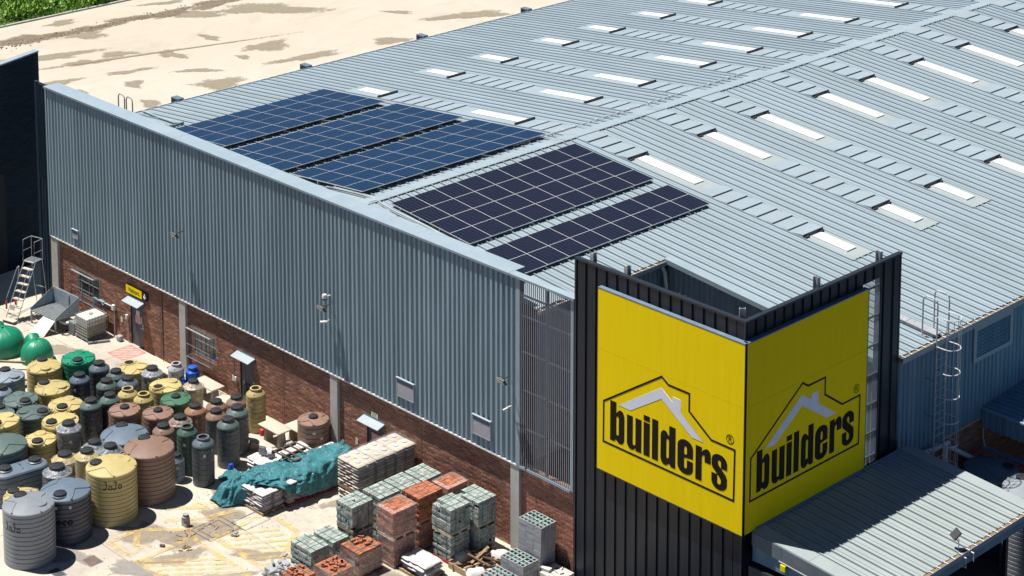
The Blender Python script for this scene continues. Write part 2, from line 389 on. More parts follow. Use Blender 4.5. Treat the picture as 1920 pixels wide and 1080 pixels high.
# concrete joints in the yard: shallow dark grooves
jm = MB()
for x in (-41.5, -36.2, -30.9, -25.6, -20.3, -15.0, -9.7): jm.box(x - .008, x + .008, -20, .2, 0.001, .004)
for y in (-15.2, -10.7, -6.2, -1.9): jm.box(-48, -4, y - .008, y + .008, 0.001, .0045)
jm.obj('pavement_joints', 'rust', kind='structure')
def blob(name, x, y, rx, ry, rot, m, z=.004, seedk=0, n=40):
    rnd = random.Random(seedk); vs = [(0, 0, 0)]; at = [1.0]; ph = [rnd.uniform(0, 6.28) for _ in range(5)]
    for ring, e in ((.55, .62), (1.0, .0)):
        for k in range(n):
            t = 2 * PI * k / n; w = 1 + .22 * math.sin(2 * t + ph[0]) + .20 * math.sin(3 * t + ph[1]) + .12 * math.sin(5 * t + ph[2]) + .05 * math.sin(9 * t + ph[3])
            vs.append((rx * w * ring * math.cos(t), ry * w * ring * math.sin(t), 0)); at.append(e)
    fs = [(0, 1 + k, 1 + (k + 1) % n) for k in range(n)] + [(1 + k, 1 + n + k, 1 + n + (k + 1) % n, 1 + (k + 1) % n) for k in range(n)]
    me = bpy.data.meshes.new(name); me.from_pydata(vs, [], fs); me.materials.append(MT[m])
    a = me.attributes.new('edge', 'FLOAT', 'POINT'); a.data.foreach_set('value', at)
    o = link(name, me, None, (x, y, z), R(rot)); o['kind'] = 'structure'; return o
ST_L = [(-67.03, 27.45, 1.6, 1.1, 40), (-62.9, 27.0, 1.9, 1.6, 20), (-61.2, 27.1, 2.6, 1.9, 60), (-70.45, 28.2, 1.2, .5, 50), (-74.81, 29.09, 1.0, .7, 10), (-70.89, 32.28, .6, .35, 20), (-71.84, 35.06, 1.9, .9, 75), (-73.44, 24.7, 1.4, .45, 80),
        (-80.29, 22.38, 3.0, .8, 70), (-77.2, 23.9, 1.5, .6, 80), (-70.88, 23.4, .8, .6, 0), (-72.0, 19.9, .7, .3, 30), (-66.6, 21.8, .9, .6, 0), (-67.98, 50.72, 2.5, 1.0, 65), (-67.88, 35.45, 2.2, .7, 75), (-66.98, 42.13, 1.2, .9, 30), (-79.75, 41.11, 3.0, 1.6, 50),
        (-82.6, 35.93, 2.6, .9, 60), (-76.5, 33.5, .9, .5, 0), (-83, 27.5, 1.6, .8, 70), (-87, 28, 1.2, .6, 80), (-72.3, 47.5, .9, .5, 30), (-77.5, 26.5, 1.2, .6, 50), (-74.6, 19.9, 1.6, .5, 70), (-64.6, 33, .8, .4, 40), (-86.5, 36.5, 1.4, .5, 75)]
for i, a in enumerate(ST_L): blob('damp_patch', a[0], a[1], a[2] * 1.25, a[3] * 1.3, a[4], 'stain', z=-.012 + i * .0004, seedk=i)
blob('soil_patch', -62.4, 25.4, 1.7, .9, 60, 'stain_dark', z=.004, seedk=77)
# eroded gully along the kerb side
for i, (x, y, rx, ry, rot) in enumerate([(-85.4, 21.5, 2.2, .8, 75), (-84.9, 24.6, 2.0, .75, 85), (-84.3, 28.0, 2.0, .6, 80), (-84.4, 31.5, 2.4, .55, 85), (-83.8, 35.0, 2.4, .6, 84), (-83.7, 39.2, 2.6, .6, 86), (-83.5, 43.5, 2.6, .5, 88)]):
    blob('gully_soil', x, y, rx * 1.15, ry * 1.7, rot, 'stain_dark', z=.006 + i * .0006, seedk=100 + i)
for i, (x, y, l, rot) in enumerate([(-76, 28, 12, 75)]): blob('tyre_track', x, y, l, .22, rot, 'stain', z=.012 + i * .0006, seedk=300 + i)
kb = thing('edge_kerb', 'thin pale kerb between the sand platform and the green bushes', 'kerb', (-88.95, 33, 0))
for i in range(44): box('kerb_stone', -.08, .08, -22 + i, -21.02 + i, -.02, .10, 'concrete', kb)
# rubble of clods on the soil patch
rb = MB(); rr = random.Random(3)
for i in range(260):
    x = -62.4 + rr.gauss(0, .6); y = 25.4 + rr.gauss(0, .9); s = rr.uniform(.03, .11); m = Matrix.Translation((x, y, s * .3)) @ Matrix.Rotation(rr.uniform(0, 6), 4, 'Z') @ Matrix.Rotation(rr.uniform(-.6, .6), 4, 'X')
    rb.box(-s, s, -s * .6, s * .6, -s * .4, s * .4, m)
for i in range(320):
    y = rr.uniform(18, 45); x = -84.3 + rr.gauss(0, .35); s = rr.uniform(.02, .06); m = Matrix.Translation((x, y, s * .3)) @ Matrix.Rotation(rr.uniform(0, 6), 4, 'Z') @ Matrix.Rotation(rr.uniform(-.6, .6), 4, 'X')
    rb.box(-s, s, -s * .6, s * .6, -s * .4, s * .4, m)
rb.obj('soil_clods', 'brown_stick', kind='stuff')
# grass and low bushes beyond the kerb (a mass of blades and leaves)
gm = MB(); rr = random.Random(5); clumps = [(rr.uniform(-100, -89.5), rr.uniform(18, 46), rr.uniform(.5, 1.3)) for _ in range(520)]
for (cx, cy, cr) in clumps:
    for k in range(int(75 * cr)):
        t = rr.uniform(0, 2 * PI); d = cr * rr.random() ** .5 * .9; h = rr.uniform(0, 1) * cr * 1.0
        x = cx + d * math.cos(t); y = cy + d * math.sin(t); z = h * (1 - (d / cr) ** 2 * .6); s = rr.uniform(.06, .17); a = rr.uniform(0, PI); b = rr.uniform(-.9, .9)
        if x > -89.1: continue
        u = Vector((math.cos(a), math.sin(a), 0)) * s; w = Vector((-math.sin(a) * math.sin(b), math.cos(a) * math.sin(b), math.cos(b))) * s * 1.9
        p = Vector((x, y, z)); gm.add([p - u, p + u, p + w], [(0, 1, 2)])
gm.obj('bushes_and_grass', 'grass', kind='stuff')
patch('verge_soil', [(-130, -60), (-89.0, -60), (-89.0, 120), (-130, 120)], -.004, 'verge')

# yard stains
for i, a in enumerate([(-21.6, -8.9, 1.7, .9, 20), (-20.4, -7.6, 1.4, 1.0, 60), (-20.9, -6.2, 1.3, .7, 10), (-19.6, -9.3, 1.3, .6, 60), (-17.6, -6.9, 1.2, .5, 45), (-33.5, -1.2, 1.8, .8, 0), (-38.5, -2.5, 1.8, .7, 30), (-21.9, -5.2, 1.0, .7, 0), (-18.3, -1.6, 1.5, .6, 70), (-12.0, -4.3, 1.6, .7, 20)]):
    blob('grime_patch', *a, 'stain_yard', z=.010 + i * .0005, seedk=200 + i)
for i, a in enumerate([(-20.0, -10.9, 1.5, .5, 25), (-22.9, -12.1, 1.6, .7, 0), (-17.5, -9.2, 1.6, .4, 60), (-26, -3.8, 1.2, 1.0, 0), (-19.2, -12.2, 2.0, .5, 30)]):
    blob('grime_patch', *a, 'stain_grey', z=.016 + i * .0005, seedk=230 + i)
# painted markings
def strip(mb, x0, y0, x1, y1, w, z):
    d = Vector((x1 - x0, y1 - y0, 0)).normalized(); n = Vector((-d.y, d.x, 0)) * w / 2
    a = Vector((x0, y0, z)); b = Vector((x1, y1, z)); mb.quad(a - n, b - n, b + n, a + n)
mk = MB()
for L in [((-20.5, -10.5), (-16.0, -10.5)), ((-20.35, -10.5), (-20.4, -7.9)), ((-20.5, -8.0), (-15.9, -8.05))]: strip(mk, *L[0], *L[1], .24, .026)
for k in range(11):
    x = -20.3 + k * .42; strip(mk, x, -10.42 + 0, min(x + 1.95, -16), -10.42 + min(2.3, (-16 - x) * 1.2), .20, .0265) if k < 11 else None
for L in [((-19.9, -4.75), (-17.9, -4.8)), ((-19.75, -7.35), (-16.3, -7.4)), ((-19.75, -7.35), (-19.95, -4.8)), ((-18.0, -4.8), (-16.2, -7.3))]: strip(mk, *L[0], *L[1], .24, .026)
for k in range(8):
    x = -19.9 + k * .48; strip(mk, x, -7.3, x + 1.35, -5.2, .19, .0265)
for L in [((-22.4, -10.45), (-21.0, -10.5)), ((-21.0, -10.5), (-21.1, -9.4)), ((-22.3, -10.4), (-22.3, -9.3)), ((-22.6, -9.5), (-20.9, -7.6)), ((-22.2, -8.0), (-20.9, -6.4)), ((-22.9, -7.4), (-21.7, -5.9)), ((-22.2, -9.2), (-21.3, -9.9)), ((-21.5, -7.6), (-20.9, -5.5)), ((-22.5, -6.5), (-21.5, -4.9))]: strip(mk, *L[0], *L[1], .26, .0275)
mk.obj('yellow_hatch_marking', 'paint_yellow', kind='structure')
mk = MB()
c = [(-36.75, -.98), (-35.62, -.95), (-35.55, .22), (-36.72, .22)]
for i in range(4): strip(mk, *c[i], *c[(i + 1) % 4], .1, .012)
for k in range(7):
    d = -1.0 + k * .33; x0, y0 = (-36.7 + max(0, d), -.95 + max(0, -d)); L = 1.15 - abs(d)
    if L > .1: strip(mk, x0, y0, x0 + L, y0 + L, .09, .0125)
mk.obj('red_hatch_marking', 'paint_red', kind='structure')
mk = MB()
def rectline(cx, cy, a, b, rot, z=.03, w=.022):
    m = Matrix.Translation((cx, cy, 0)) @ Matrix.Rotation(R(rot), 4, 'Z'); q = [m @ Vector(p) for p in ((-a, -b, 0), (a, -b, 0), (a, b, 0), (-a, b, 0))]
    for i in range(4): strip(mk, q[i].x, q[i].y, q[(i + 1) % 4].x, q[(i + 1) % 4].y, w, z)
rectline(-20.3, -6.95, .62, .72, 2); rectline(-20.3, -6.95, .45, .5, 2); rectline(-19.85, -5.6, .42, .62, 2)
mk.obj('saw_cut_joint', 'rust', kind='structure')
mc = thing('manhole_cover', 'rusty square manhole cover beside the grey tank shadow', 'manhole cover', (-21.6, -11.65, 0)); box('cover_plate', -.3, .3, -.24, .24, 0.001, .02, 'rust', mc); MB().box(-.34, .34, -.28, .28, .0005, .012).obj('cover_frame', 'galv_dark', mc)
mc = thing('drain_grate', 'dark drain grate in front of the large grey tank, at the lower edge', 'drain cover', (-21.75, -13.05, 0)); box('grate_frame', -.34, .34, -.2, .2, 0.001, .015, 'galv_dark', mc)
for k in range(9): box('grate_bar', -.31 + k * .07, -.28 + k * .07, -.18, .18, .0155, .024, 'dark', mc)

# ---- dark boundary wall at the left
dw = thing('boundary_wall', 'tall dark navy painted brick wall at the left edge of the yard', 'wall', (-48.5, 2.95, 0))
TW = [(-30, 10.0), (-8, 10.0), (0, 11.02)]
MB().ext([(-30, 0), (0, 0), (0, 11.02), (-8, 10.0), (-30, 10.0)], 'x', -.33, 0).obj('wall_core', 'navy', dw)
bm_ = MB()
for j in range(111):
    z = j * .1
    for i in range(0, 26):
        y = -11 + (i + (j % 2) * .5) * .44
        if y + .42 > -.01 or z + .1 > (11.02 + .1275 * y if y > -8 else 10.0): continue
        bm_.box(.001, .014, y, y + .42, z + .005, z + .09)
bm_.obj('brick_facing', 'navy_wall', dw, kind='stuff')
MB().ext([(-8, 10.002), (.02, 11.025), (.02, 11.09), (-8, 10.07)], 'x', -.36, .03).obj('wall_coping', 'clad_cap', dw); MB().box(-.36, .03, -30, -8.005, 10.002, 10.07).obj('wall_coping', 'clad_cap', dw)
box('roller_door', .015, .06, -5.2, -2.2, 0, 5.2, 'dark', dw)

# ---- warehouse
W = thing('warehouse', 'long blue grey metal clad warehouse with brick base and ribbed roof', 'warehouse', (0, 0, 0))
FY = .21
XS = [-43.4 + i * .81 for i in range(41)]
def clad_sheet(x0, x1, y, z0, z1, seg, pitch=.27, mat='clad', parent=W, name='cladding_sheet', crown=.105, depth=.085):
    return ribbed(x0, x1, pitch, crown, .042, depth, z0, z1, lambda a, h, t: (a, y + depth - h, t), .10).obj(name, mat, parent)
x = -43.4
while x < -11.0:
    x1 = min(x + 2.43, -10.98); clad_sheet(x, x1, FY, 3.5, 10.9, 0); x = x1
box('corner_trim', -43.46, -43.36, FY - .01, FY + .5, 3.46, 10.93, 'clad', W)
box('corner_trim', -11.06, -10.90, FY - .012, FY + .05, 3.46, 10.93, 'clad_cap', W)
x = -43.4
while x < -11.0:
    x1 = min(x + 5.4, -10.98); box('sill_flashing', x, x1 - .012, FY - .012, FY + .16, 3.44, 3.495, 'sill', W); x = x1
# backing so that nothing shows through
box('wall_backing', -43.3, -11.0, FY + .20, FY + .30, 3.3, 10.8, 'dark', W)
# brick base as real bricks
BY = .37
opens = [(-36.9, -35.85, 0, 2.08), (-28.48, -27.45, 0, 2.08), (-19.95, -18.95, 0, 2.08), (-41.25, -39.45, 1.2, 2.35), (-31.9, -30.2, 1.2, 2.35)]
cols = [(-43.42, -42.86), (-32.80, -32.32), (-22.12, -21.66), (-11.42, -10.96)]
bk = MB(); bw, bh, g = .28, .071, .023
runs = [(-42.86, -32.80), (-32.32, -22.12), (-21.66, -11.42), (-10.96, -8.03)]
near_b = []
rr = random.Random(11)
for (a, b) in runs:
    for j in range(37):
        z = j * (bh + g) + .004; xx = a - (j % 2) * .152
        while xx < b:
            x0, x1 = max(xx, a), min(xx + bw, b); xx += bw + g
            if x1 - x0 < .03: continue
            parts_ = [(x0, x1)]
            for o in opens:
                if o[2] < z + bh and o[3] > z: parts_ = [q for (u, v) in parts_ for q in ((u, min(v, o[0])), (max(u, o[1]), v)) if q[1] - q[0] > .02]
            for (u, v) in parts_:
                dy = rr.uniform(-.004, .004)
                if u > -15.8 and u < -8 and z > .8: near_b.append((u, v, BY + dy, z))
                else: bk.box(u, v, BY + dy, BY + .05, z, z + bh)
near_b = sorted(near_b, key=lambda q: -q[0])
for q in near_b[300:]: bk.box(q[0], q[1], q[2], BY + .05, q[3], q[3] + bh)
bk.obj('brick_courses', 'brick', W, kind='stuff')
bmesh_full = MB().box(0, bw, 0, .05, 0, bh).mesh('brick', 'brick')
MT['brick_one'] = M('face brick single', (.29, .118, .076), .85, var=.2, scale=14, bmp=.4, objvar=.3)
bmesh_full.materials[0] = MT['brick_one']
for (x0, x1, y, z) in near_b[:300]:
    o = link('brick', bmesh_full, W, (x0, y, z)); o.scale = ((x1 - x0) / bw, 1, 1)
for (a, b) in runs:
    o_here = sorted([o for o in opens if a < o[0] < b], key=lambda o: o[0]); xx = a; mm = MB()
    for o in o_here:
        mm.box(xx, o[0], BY + .012, BY + .2, 0, 3.48)
        if o[2] > 0: mm.box(o[0], o[1], BY + .012, BY + .2, 0, o[2])
        mm.box(o[0], o[1], BY + .012, BY + .2, o[3], 3.48); xx = o[1]
    mm.box(xx, b, BY + .012, BY + .2, 0, 3.48); mm.obj('mortar_bed', 'mortar', W)
for s in (-39.58, -34.48, -28.9, -25.4, -16.6): box('movement_joint', s - .02, s + .02, BY - .006, BY + .02, 0, 3.44, 'rust', W)
for a, b in cols: box('concrete_column', a, b, .235, .44, 0, 3.438, 'concrete', W)
# parapet capping
xa = -43.46
for k in range(6):
    xb = min(xa + 5.35, -11.4)
    A = [(.118, 10.955), (.122, 10.86), (.135, 10.86), (.150, 10.93), (.98, 10.915), (.98, 10.955)]
    MB().ext(A, 'x', xa, xb - .008).obj('parapet_cap', 'clad_cap', W); xa = xb
MB().ext([(.118, 10.955), (.122, 10.86), (.135, 10.86), (.150, 10.93), (.46, 10.93), (.46, 10.96)], 'x', -11.39, -8.04).obj('parapet_cap', 'clad_cap', W)
box('cap_end', -11.405, -11.392, .2, .97, 10.3, 10.91, 'clad', W)
box('parapet_back', -43.4, -11.45, .90, .95, 7.4, 10.91, 'clad', W)
# left end: dark slatted screen beside the boundary wall
lw = thing('slat_screen', 'narrow dark slatted screen between the navy wall and the grey cladding', 'screen', (-45.5, .3, 0))
box('post', 1.02, 1.24, -.05, .12, 0, 10.98, 'navy', lw)
box('post', 1.93, 2.02, -.05, .12, 0, 10.95, 'navy', lw)
for z in (10.88, 9.6, 8.4, 7.0): box('rail', 1.24, 1.93, .02, .07, z, z + .09, 'mesh_dark', lw)
box('rail', 1.24, 1.93, .1, .5, 8.75, 9.15, 'clad', lw)
for k in range(6): box('slat', 1.29 + k * .108, 1.335 + k * .108, -.03, .015, 6.2, 10.9, 'navy', lw)
ribbed(1.02, 2.02, .25, .15, .014, .05, 0, 6.3, lambda a, h, t: (a, .02 - h, t), .1).obj('lower_sheet', 'navy', lw)
# ---- roof
YS = [ky(v) for v in (11.6, 16.05, 19.72, 24.14, 27.72, 31.75, 35.71, 40.13, 43.57, 47.9, 51.5, 55.8)]
SW_ = 1.28 * K; YEND = 66.0; YNOTCH = ky(5.87)
XL, XR_ = kx(-40.5), kx(1.42)
E1, E2, E3, E4 = kx(-19.80), kx(-19.08), kx(-34.9), kx(-4.29)
def rsheet(y0, y1, xa, xb): return klip(y0, y1, xa, xb, lambda a, h, t: (t, a, zr(t) + h)).obj('roof_sheet', 'roof', W)
bays = []; y = .96
for s in YS: bays.append((y, s)); y = s + SW_
bays.append((y, YEND))
for i, (a, b) in enumerate(bays):
    rsheet(a, b, XL, E1 + .3)
    if i == 0:
        rsheet(.96, YNOTCH, E2 - .05, kx(-8.75)); rsheet(YNOTCH, 8.97, E2 - .05, -.32); rsheet(8.97, b, E2 - .05, XR_)
    else: rsheet(a, b, E2 - .05, XR_)
for s in YS: rsheet(s, s + SW_, XL, E3); rsheet(s, s + SW_, E4, XR_)
def slab3(xa, xb, ya, yb, h, name, mat, lo=-.01, hb=None):
    hb = h if hb is None else hb
    return MB().hexa([(xa, ya, zr(xa) + lo), (xb, ya, zr(xb) + lo), (xb, yb, zr(xb) + lo), (xa, yb, zr(xa) + lo)], [(xa, ya, zr(xa) + h), (xb, ya, zr(xb) + hb), (xb, yb, zr(xb) + hb), (xa, yb, zr(xa) + h)]).obj(name, mat, W)
y = .97
while y < YEND:
    y1 = min(y + 6.2, YEND)
    a, b, c_ = E1, XRG, E2
    MB().add([(a, y, zr(a) + .055), (b, y, ZRG + .075), (b + .02, y, ZRG + .07), (c_, y, zr(c_) + .062), (a, y1 - .01, zr(a) + .055), (b, y1 - .01, ZRG + .075), (b + .02, y1 - .01, ZRG + .07), (c_, y1 - .01, zr(c_) + .062)],
             [(0, 1, 5, 4), (1, 2, 6, 5), (2, 3, 7, 6)]).obj('ridge_cap', 'roof', W); y = y1
tb = MB()
for a, b in bays:
    yy = a + .05
    while yy < b - .1: tb.box(E2, E2 + .015, yy, yy + .17, zr(E2), zr(E2) + .06); yy += .24
tb.obj('ridge_closure', 'bolt', W, kind='stuff')
# gable flashing on the roof behind the parapet
slab3(XL, XRG - .1, .965, 2.2, .05, 'gable_flashing', 'roof_flat'); slab3(XRG + .1, kx(-8.75), .965, 2.2, .05, 'gable_flashing', 'roof_flat')
def steppan(xa, xb, y0, raised, mat='roof_flat'):
    o = slab3(xa, xb - .012, y0, y0 + SW_, .035, 'step_flashing', mat, hb=.035 + raised)
    slab3(xb - .0115, xb - .001, y0 + .01, y0 + SW_ - .01, raised + .018, 'riser_shade', 'bolt', lo=0)  # dark strip paints the shade on the step riser
    return o
for s in YS:
    def sky(xa, xb): slab3(xa, xb, s + .40 * K, s + .98 * K, .09, 'rooflight', 'skylight', lo=0)
    def gap(x): slab3(x, x + .10, s + .03, s + .31, .085, 'vent_gap', 'dark', lo=.04); slab3(x, x + .10, s + 1.07, s + 1.26, .085, 'vent_gap', 'dark', lo=.04)
    xs = [E2 + .002] + [kx(v) for v in (-18.4, -17.6, -16.83, -16.05)]
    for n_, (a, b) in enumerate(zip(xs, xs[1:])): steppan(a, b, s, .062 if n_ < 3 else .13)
    gap(kx(-16.03)); slab3(kx(-16.05), kx(-12.7), s, s + SW_, .03, 'flashing_pan', 'roof_dull'); sky(kx(-15.88), kx(-12.68)); slab3(kx(-12.69), kx(-12.14), s, s + SW_, .033, 'flashing_pan', 'roof_dull')
    xs = [kx(v) for v in (-12.14, -11.37, -10.58, -9.8, -9.03, -8.24, -7.47, -6.7)]
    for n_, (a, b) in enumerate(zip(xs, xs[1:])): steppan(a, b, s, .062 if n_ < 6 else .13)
    gap(kx(-6.68)); slab3(kx(-6.7), E4, s, s + SW_, .03, 'flashing_pan', 'roof_dull'); sky(kx(-6.53), kx(-4.87))
    for k in range(4): slab3(E4, E4 + .03, s + .05 + k * .32, s + .29 + k * .32, .04, 'edge_tooth', 'dark')
    for ya in (s - .032, s + SW_):
        slab3(E2, E4, ya, ya + .03, .062, 'strip_edge', 'roof_flat'); slab3(E3, E1 - .01, ya, ya + .03, .062, 'strip_edge', 'roof_flat')
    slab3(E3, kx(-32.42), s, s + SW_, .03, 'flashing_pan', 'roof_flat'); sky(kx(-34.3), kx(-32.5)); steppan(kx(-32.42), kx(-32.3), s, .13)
    xs = [kx(v) for v in (-32.29, -31.4, -30.58, -29.82, -29.05, -28.27, -27.45)]
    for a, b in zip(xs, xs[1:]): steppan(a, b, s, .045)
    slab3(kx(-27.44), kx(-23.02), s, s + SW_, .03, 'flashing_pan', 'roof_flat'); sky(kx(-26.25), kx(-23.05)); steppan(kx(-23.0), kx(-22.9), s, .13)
    xs = [kx(v) for v in (-22.89, -22.0, -21.2, -20.4)]
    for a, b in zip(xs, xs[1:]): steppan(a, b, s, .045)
    slab3(kx(-20.39), E1 - .01, s, s + SW_, .03, 'flashing_pan', 'roof_flat')
xt = kx(-20.35); tp = MB(); tp.tube([(xt, ky(9), zr(xt) + .09), (xt, ky(26), zr(xt) + .09)], .02, 5)
for k in range(24): tp.box(xt - .04, xt + .04, ky(9.2 + k * .7), ky(9.3 + k * .7), zr(xt) + .04, zr(xt) + .12)
tp.obj('lightning_conductor', 'alu', W)
box('eave_fascia', XL - .03, XL, .96, YEND, zr(XL) - .25, zr(XL) + .05, 'clad', W)
for k, yy in enumerate((6.0, 14.0, 22.0, 29.9, 37.8, 45.7, 53.6)):
    yy = ky(yy); z = zr(XL)
    o = MB().box(XL - .65, XL - .04, yy - .18, yy + .18, z - .35, z + .13).obj('rainwater_head', 'duct', W)
    MB().box(XL - .60, XL - .08, yy - .184, yy - .1805, z - .28, z + .06).obj('head_opening', 'dark', o)
MB().box(XL + .3, XL + .35, .97, YEND, 0, zr(XL)).obj('rear_wall', 'clad_shaded', W)
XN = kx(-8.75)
ribbed(.97, YNOTCH, .27, .12, .014, .045, 0, 1, lambda a, h, t: (XN - .10 + h, a, 3.5 if t == 0 else zr(XN) - .12)).obj('cladding_sheet', 'clad_shaded', W)
ribbed(XN, -.34, .27, .04, .095, .045, 0, 1, lambda a, h, t: (a, YNOTCH + .10 - h, 3.0 if t == 0 else zr(a) - .05)).obj('cladding_sheet', 'clad', W)
for (xa, xb) in ((XN, -5.5), (-5.49, -.34)): slab3(xa, xb, YNOTCH - .13, YNOTCH + .27, .06, 'verge_flashing', 'clad_cap', lo=-.13)
def gutter(par, x0, x1, y0, y1, z, pitch=.42):
    g = MB().box(x0, x1, y0, y1, z - .16, z - .145).box(x1 - .012, x1, y0, y1, z - .145, z).obj('gutter', 'clad_cap', par)
    MB().box(x0, x1 - .013, y0, y1, z - .1445, z - .04).obj('gutter_silt', 'gutter_brown', g)
    for k in range(int((y1 - y0) / pitch)): box('gutter_strap', x0, x1, y0 + (k + .3) * pitch, y0 + (k + .3) * pitch + .035, z - .008, z + .004, 'gutter_strap', g)
    return g
gutter(W, XN, XN + .19, .97, YNOTCH - .15, zr(XN))
MB().tube([(XN + .12, YNOTCH - .35, zr(XN) - .2), (XN + .2, YNOTCH - .3, zr(XN) - .4), (XN + .2, YNOTCH - .2, zr(XN) - 1), (XN + .2, YNOTCH - .2, 3.5)], .075, 10).obj('downpipe', 'pvc', W)
# right long wall
RW = kx(1.2); RB = kz(5.55); RT = kz(9.55)
ribbed(8.97, YEND, .28, .10, .04, .05, RB, RT, lambda a, h, t: (RW - .045 + h, a, t), .08).obj('cladding_sheet', 'clad_shaded', W)
bk = MB()
for j in range(int(RB / .094)):
    z = j * .094 + .004; yy = 8.95 - (j % 2) * .152
    while yy < 30:
        bk.box(RW - .10, RW - .05 + rr.uniform(-.003, .003), yy, yy + bw, z, z + bh); yy += bw + g
bk.obj('brick_courses', 'brick', W, kind='stuff')
box('mortar_bed', RW - .3, RW - .062, 8.95, YEND, 0, RB, 'mortar', W)
box('wall_backing', RW - .25, RW - .1, 8.95, YEND, RB + .001, RT, 'dark', W)
gutter(W, XR_ - .02, XR_ + .18, 8.97, YEND, zr(XR_))
box('eave_trim', RW + .005, XR_ + .16, 8.97, YEND, RT - .01, RT + .07, 'clad_cap', W)
LV = (ky(11.56), ky(14.13), kz(7.92), kz(9.32))
lv = MB()
for (y0, y1, z0, z1) in ((LV[0], LV[1], LV[3] - .2, LV[3]), (LV[0], LV[1], LV[2], LV[2] + .17), (LV[0], LV[0] + .19, LV[2] + .17, LV[3] - .2), (LV[1] - .19, LV[1], LV[2] + .17, LV[3] - .2)): lv.box(RW + .002, RW + .07, y0, y1, z0, z1)
lvo = lv.obj('wall_louvre', 'clad_cap', W)
for k in range(7):
    z = LV[2] + .22 + k * .15; a, b = LV[0] + .20, LV[1] - .20; MB().hexa([(RW, a, z + .05), (RW + .06, a, z - .01), (RW + .06, b, z - .01), (RW, b, z + .05)], [(RW, a, z + .065), (RW + .06, a, z + .005), (RW + .06, b, z + .005), (RW, b, z + .065)]).obj('louvre_blade', 'clad_shaded', lvo)
# bare slatted vent bay between the cladding and the sign tower
vs_ = thing('vent_screen', 'grey vertical slat screen beside the black sign tower', 'screen', (-9.6, .21, 0))
box('frame_post', 1.33, 1.48, -.01, .08, 3.5, 10.86, 'clad_cap', vs_); box('frame_rail', -1.32, 1.33, -.02, .08, 3.42, 3.52, 'clad_cap', vs_)
for k in range(26): box('slat', -1.30 + k * .101, -1.264 + k * .101, -.005, .010, 3.53, 10.86, 'slat_grey', vs_)
for z in (10.2, 9.4, 8.0, 6.5, 5.0): box('rail', -1.32, 1.33, .05, .10, z, z + .06, 'galv_dark', vs_)
box('rail', 0.02, .10, .05, .12, 3.55, 10.8, 'galv_dark', vs_)

MT['navy_top'] = M('blue grey sign top edge', (.13, .18, .24), .45)
# ---- sign tower
T = thing('sign_tower', 'black ribbed metal tower on the building corner carrying the yellow signs', 'tower', (0, 0, 0))
TX0, TY0, TY1, TZ = -8.03, .2, 8.92, 12.45
x = TX0
while x < -.21:
    x1 = min(x + 1.5, -.2); ribbed(x, x1, .5, .36, .02, .055, 0, TZ, lambda a, h, t: (a, TY0 + .055 - h, t)).obj('cladding_sheet', 'black', T); x = x1
def side_sheet(y0, y1, z0, z1): return ribbed(y0, y1, .5, .36, .02, .055, z0, z1, lambda a, h, t: (-.255 + h, a, t)).obj('cladding_sheet', 'black', T)
for (a, b, z0, z1) in ((.2, 1.7, 0, TZ), (1.7, 3.2, 0, TZ), (3.2, 4.7, 0, TZ), (4.7, 6.7, 0, TZ), (6.7, 7.74, 11.95, TZ), (6.7, 7.74, 0, 5.0), (7.74, TY1, 0, TZ)): side_sheet(a, b, z0, z1)
# inner faces
box('inner_lining', TX0, -.32, TY0 + .10, TY0 + .13, 0, TZ, 'black', T)
for (a, b, z0, z1) in ((.34, 6.68, 0, TZ), (6.68, 7.76, 11.97, TZ), (7.76, TY1, 0, TZ)): box('inner_lining', -.33, -.30, a, b, z0, z1, 'black', T)
box('top_rail', TX0 - .03, -.16, TY0 - .03, TY0 + .15, TZ, TZ + .07, 'black_trim', T)
box('top_rail', -.34, -.16, TY0 + .15, TY1 + .03, TZ, TZ + .07, 'black_trim', T)
box('corner_trim', -.24, -.185, TY0 - .008, TY0 + .05, 0, TZ, 'black_trim', T)
box('corner_trim', TX0 - .04, TX0 + .04, TY0 - .01, TY0 + .2, 0, TZ, 'black_trim', T)
box('corner_trim', -.30, -.185, TY1 - .05, TY1 + .02, 0, TZ, 'black_trim', T)
def ibeam(x, y, rot, top):
    m = Matrix.Translation((x, y, 0)) @ Matrix.Rotation(R(rot), 4, 'Z'); mb = MB()
    mb.box(-.09, .09, -.012, .012, 3, top, m); mb.box(-.10, -.085, -.08, .08, 3, top, m); mb.box(.085, .10, -.08, .08, 3, top, m); return mb.obj('steel_post', 'galv', T)
ibeam(-7.4, .46, 90, 12.78); ibeam(-5.75, .46, 90, 12.78); ibeam(-.62, .55, 45, 12.75); ibeam(-.47, 4.35, 0, 12.82); ibeam(-.47, 7.95, 0, 12.76)
for k, z in enumerate((11.6, 10.5, 9.4, 8.3, 7.2, 6.1, 5.2)): box('slot_rail', -.30, -.235, 6.7, 7.74, z, z + .06, 'mesh_dark', T)
for k in range(17):
    q = box('slot_fin', -.03, .03, -.004, .004, 5.0, 11.95, 'navy_top', T); q.location = (-.22, 6.75 + k * .059, 0); q.rotation_euler = (0, 0, R(138))  # fin angle shaped to stop sun reaching the canopy, open towards the camera
for z in (11.93, ): box('slot_frame', -.26, -.19, 6.66, 7.78, z, z + .05, 'black_trim', T)
box('slot_frame', -.26, -.19, 7.74, 7.79, 5.0, 11.95, 'black_trim', T)

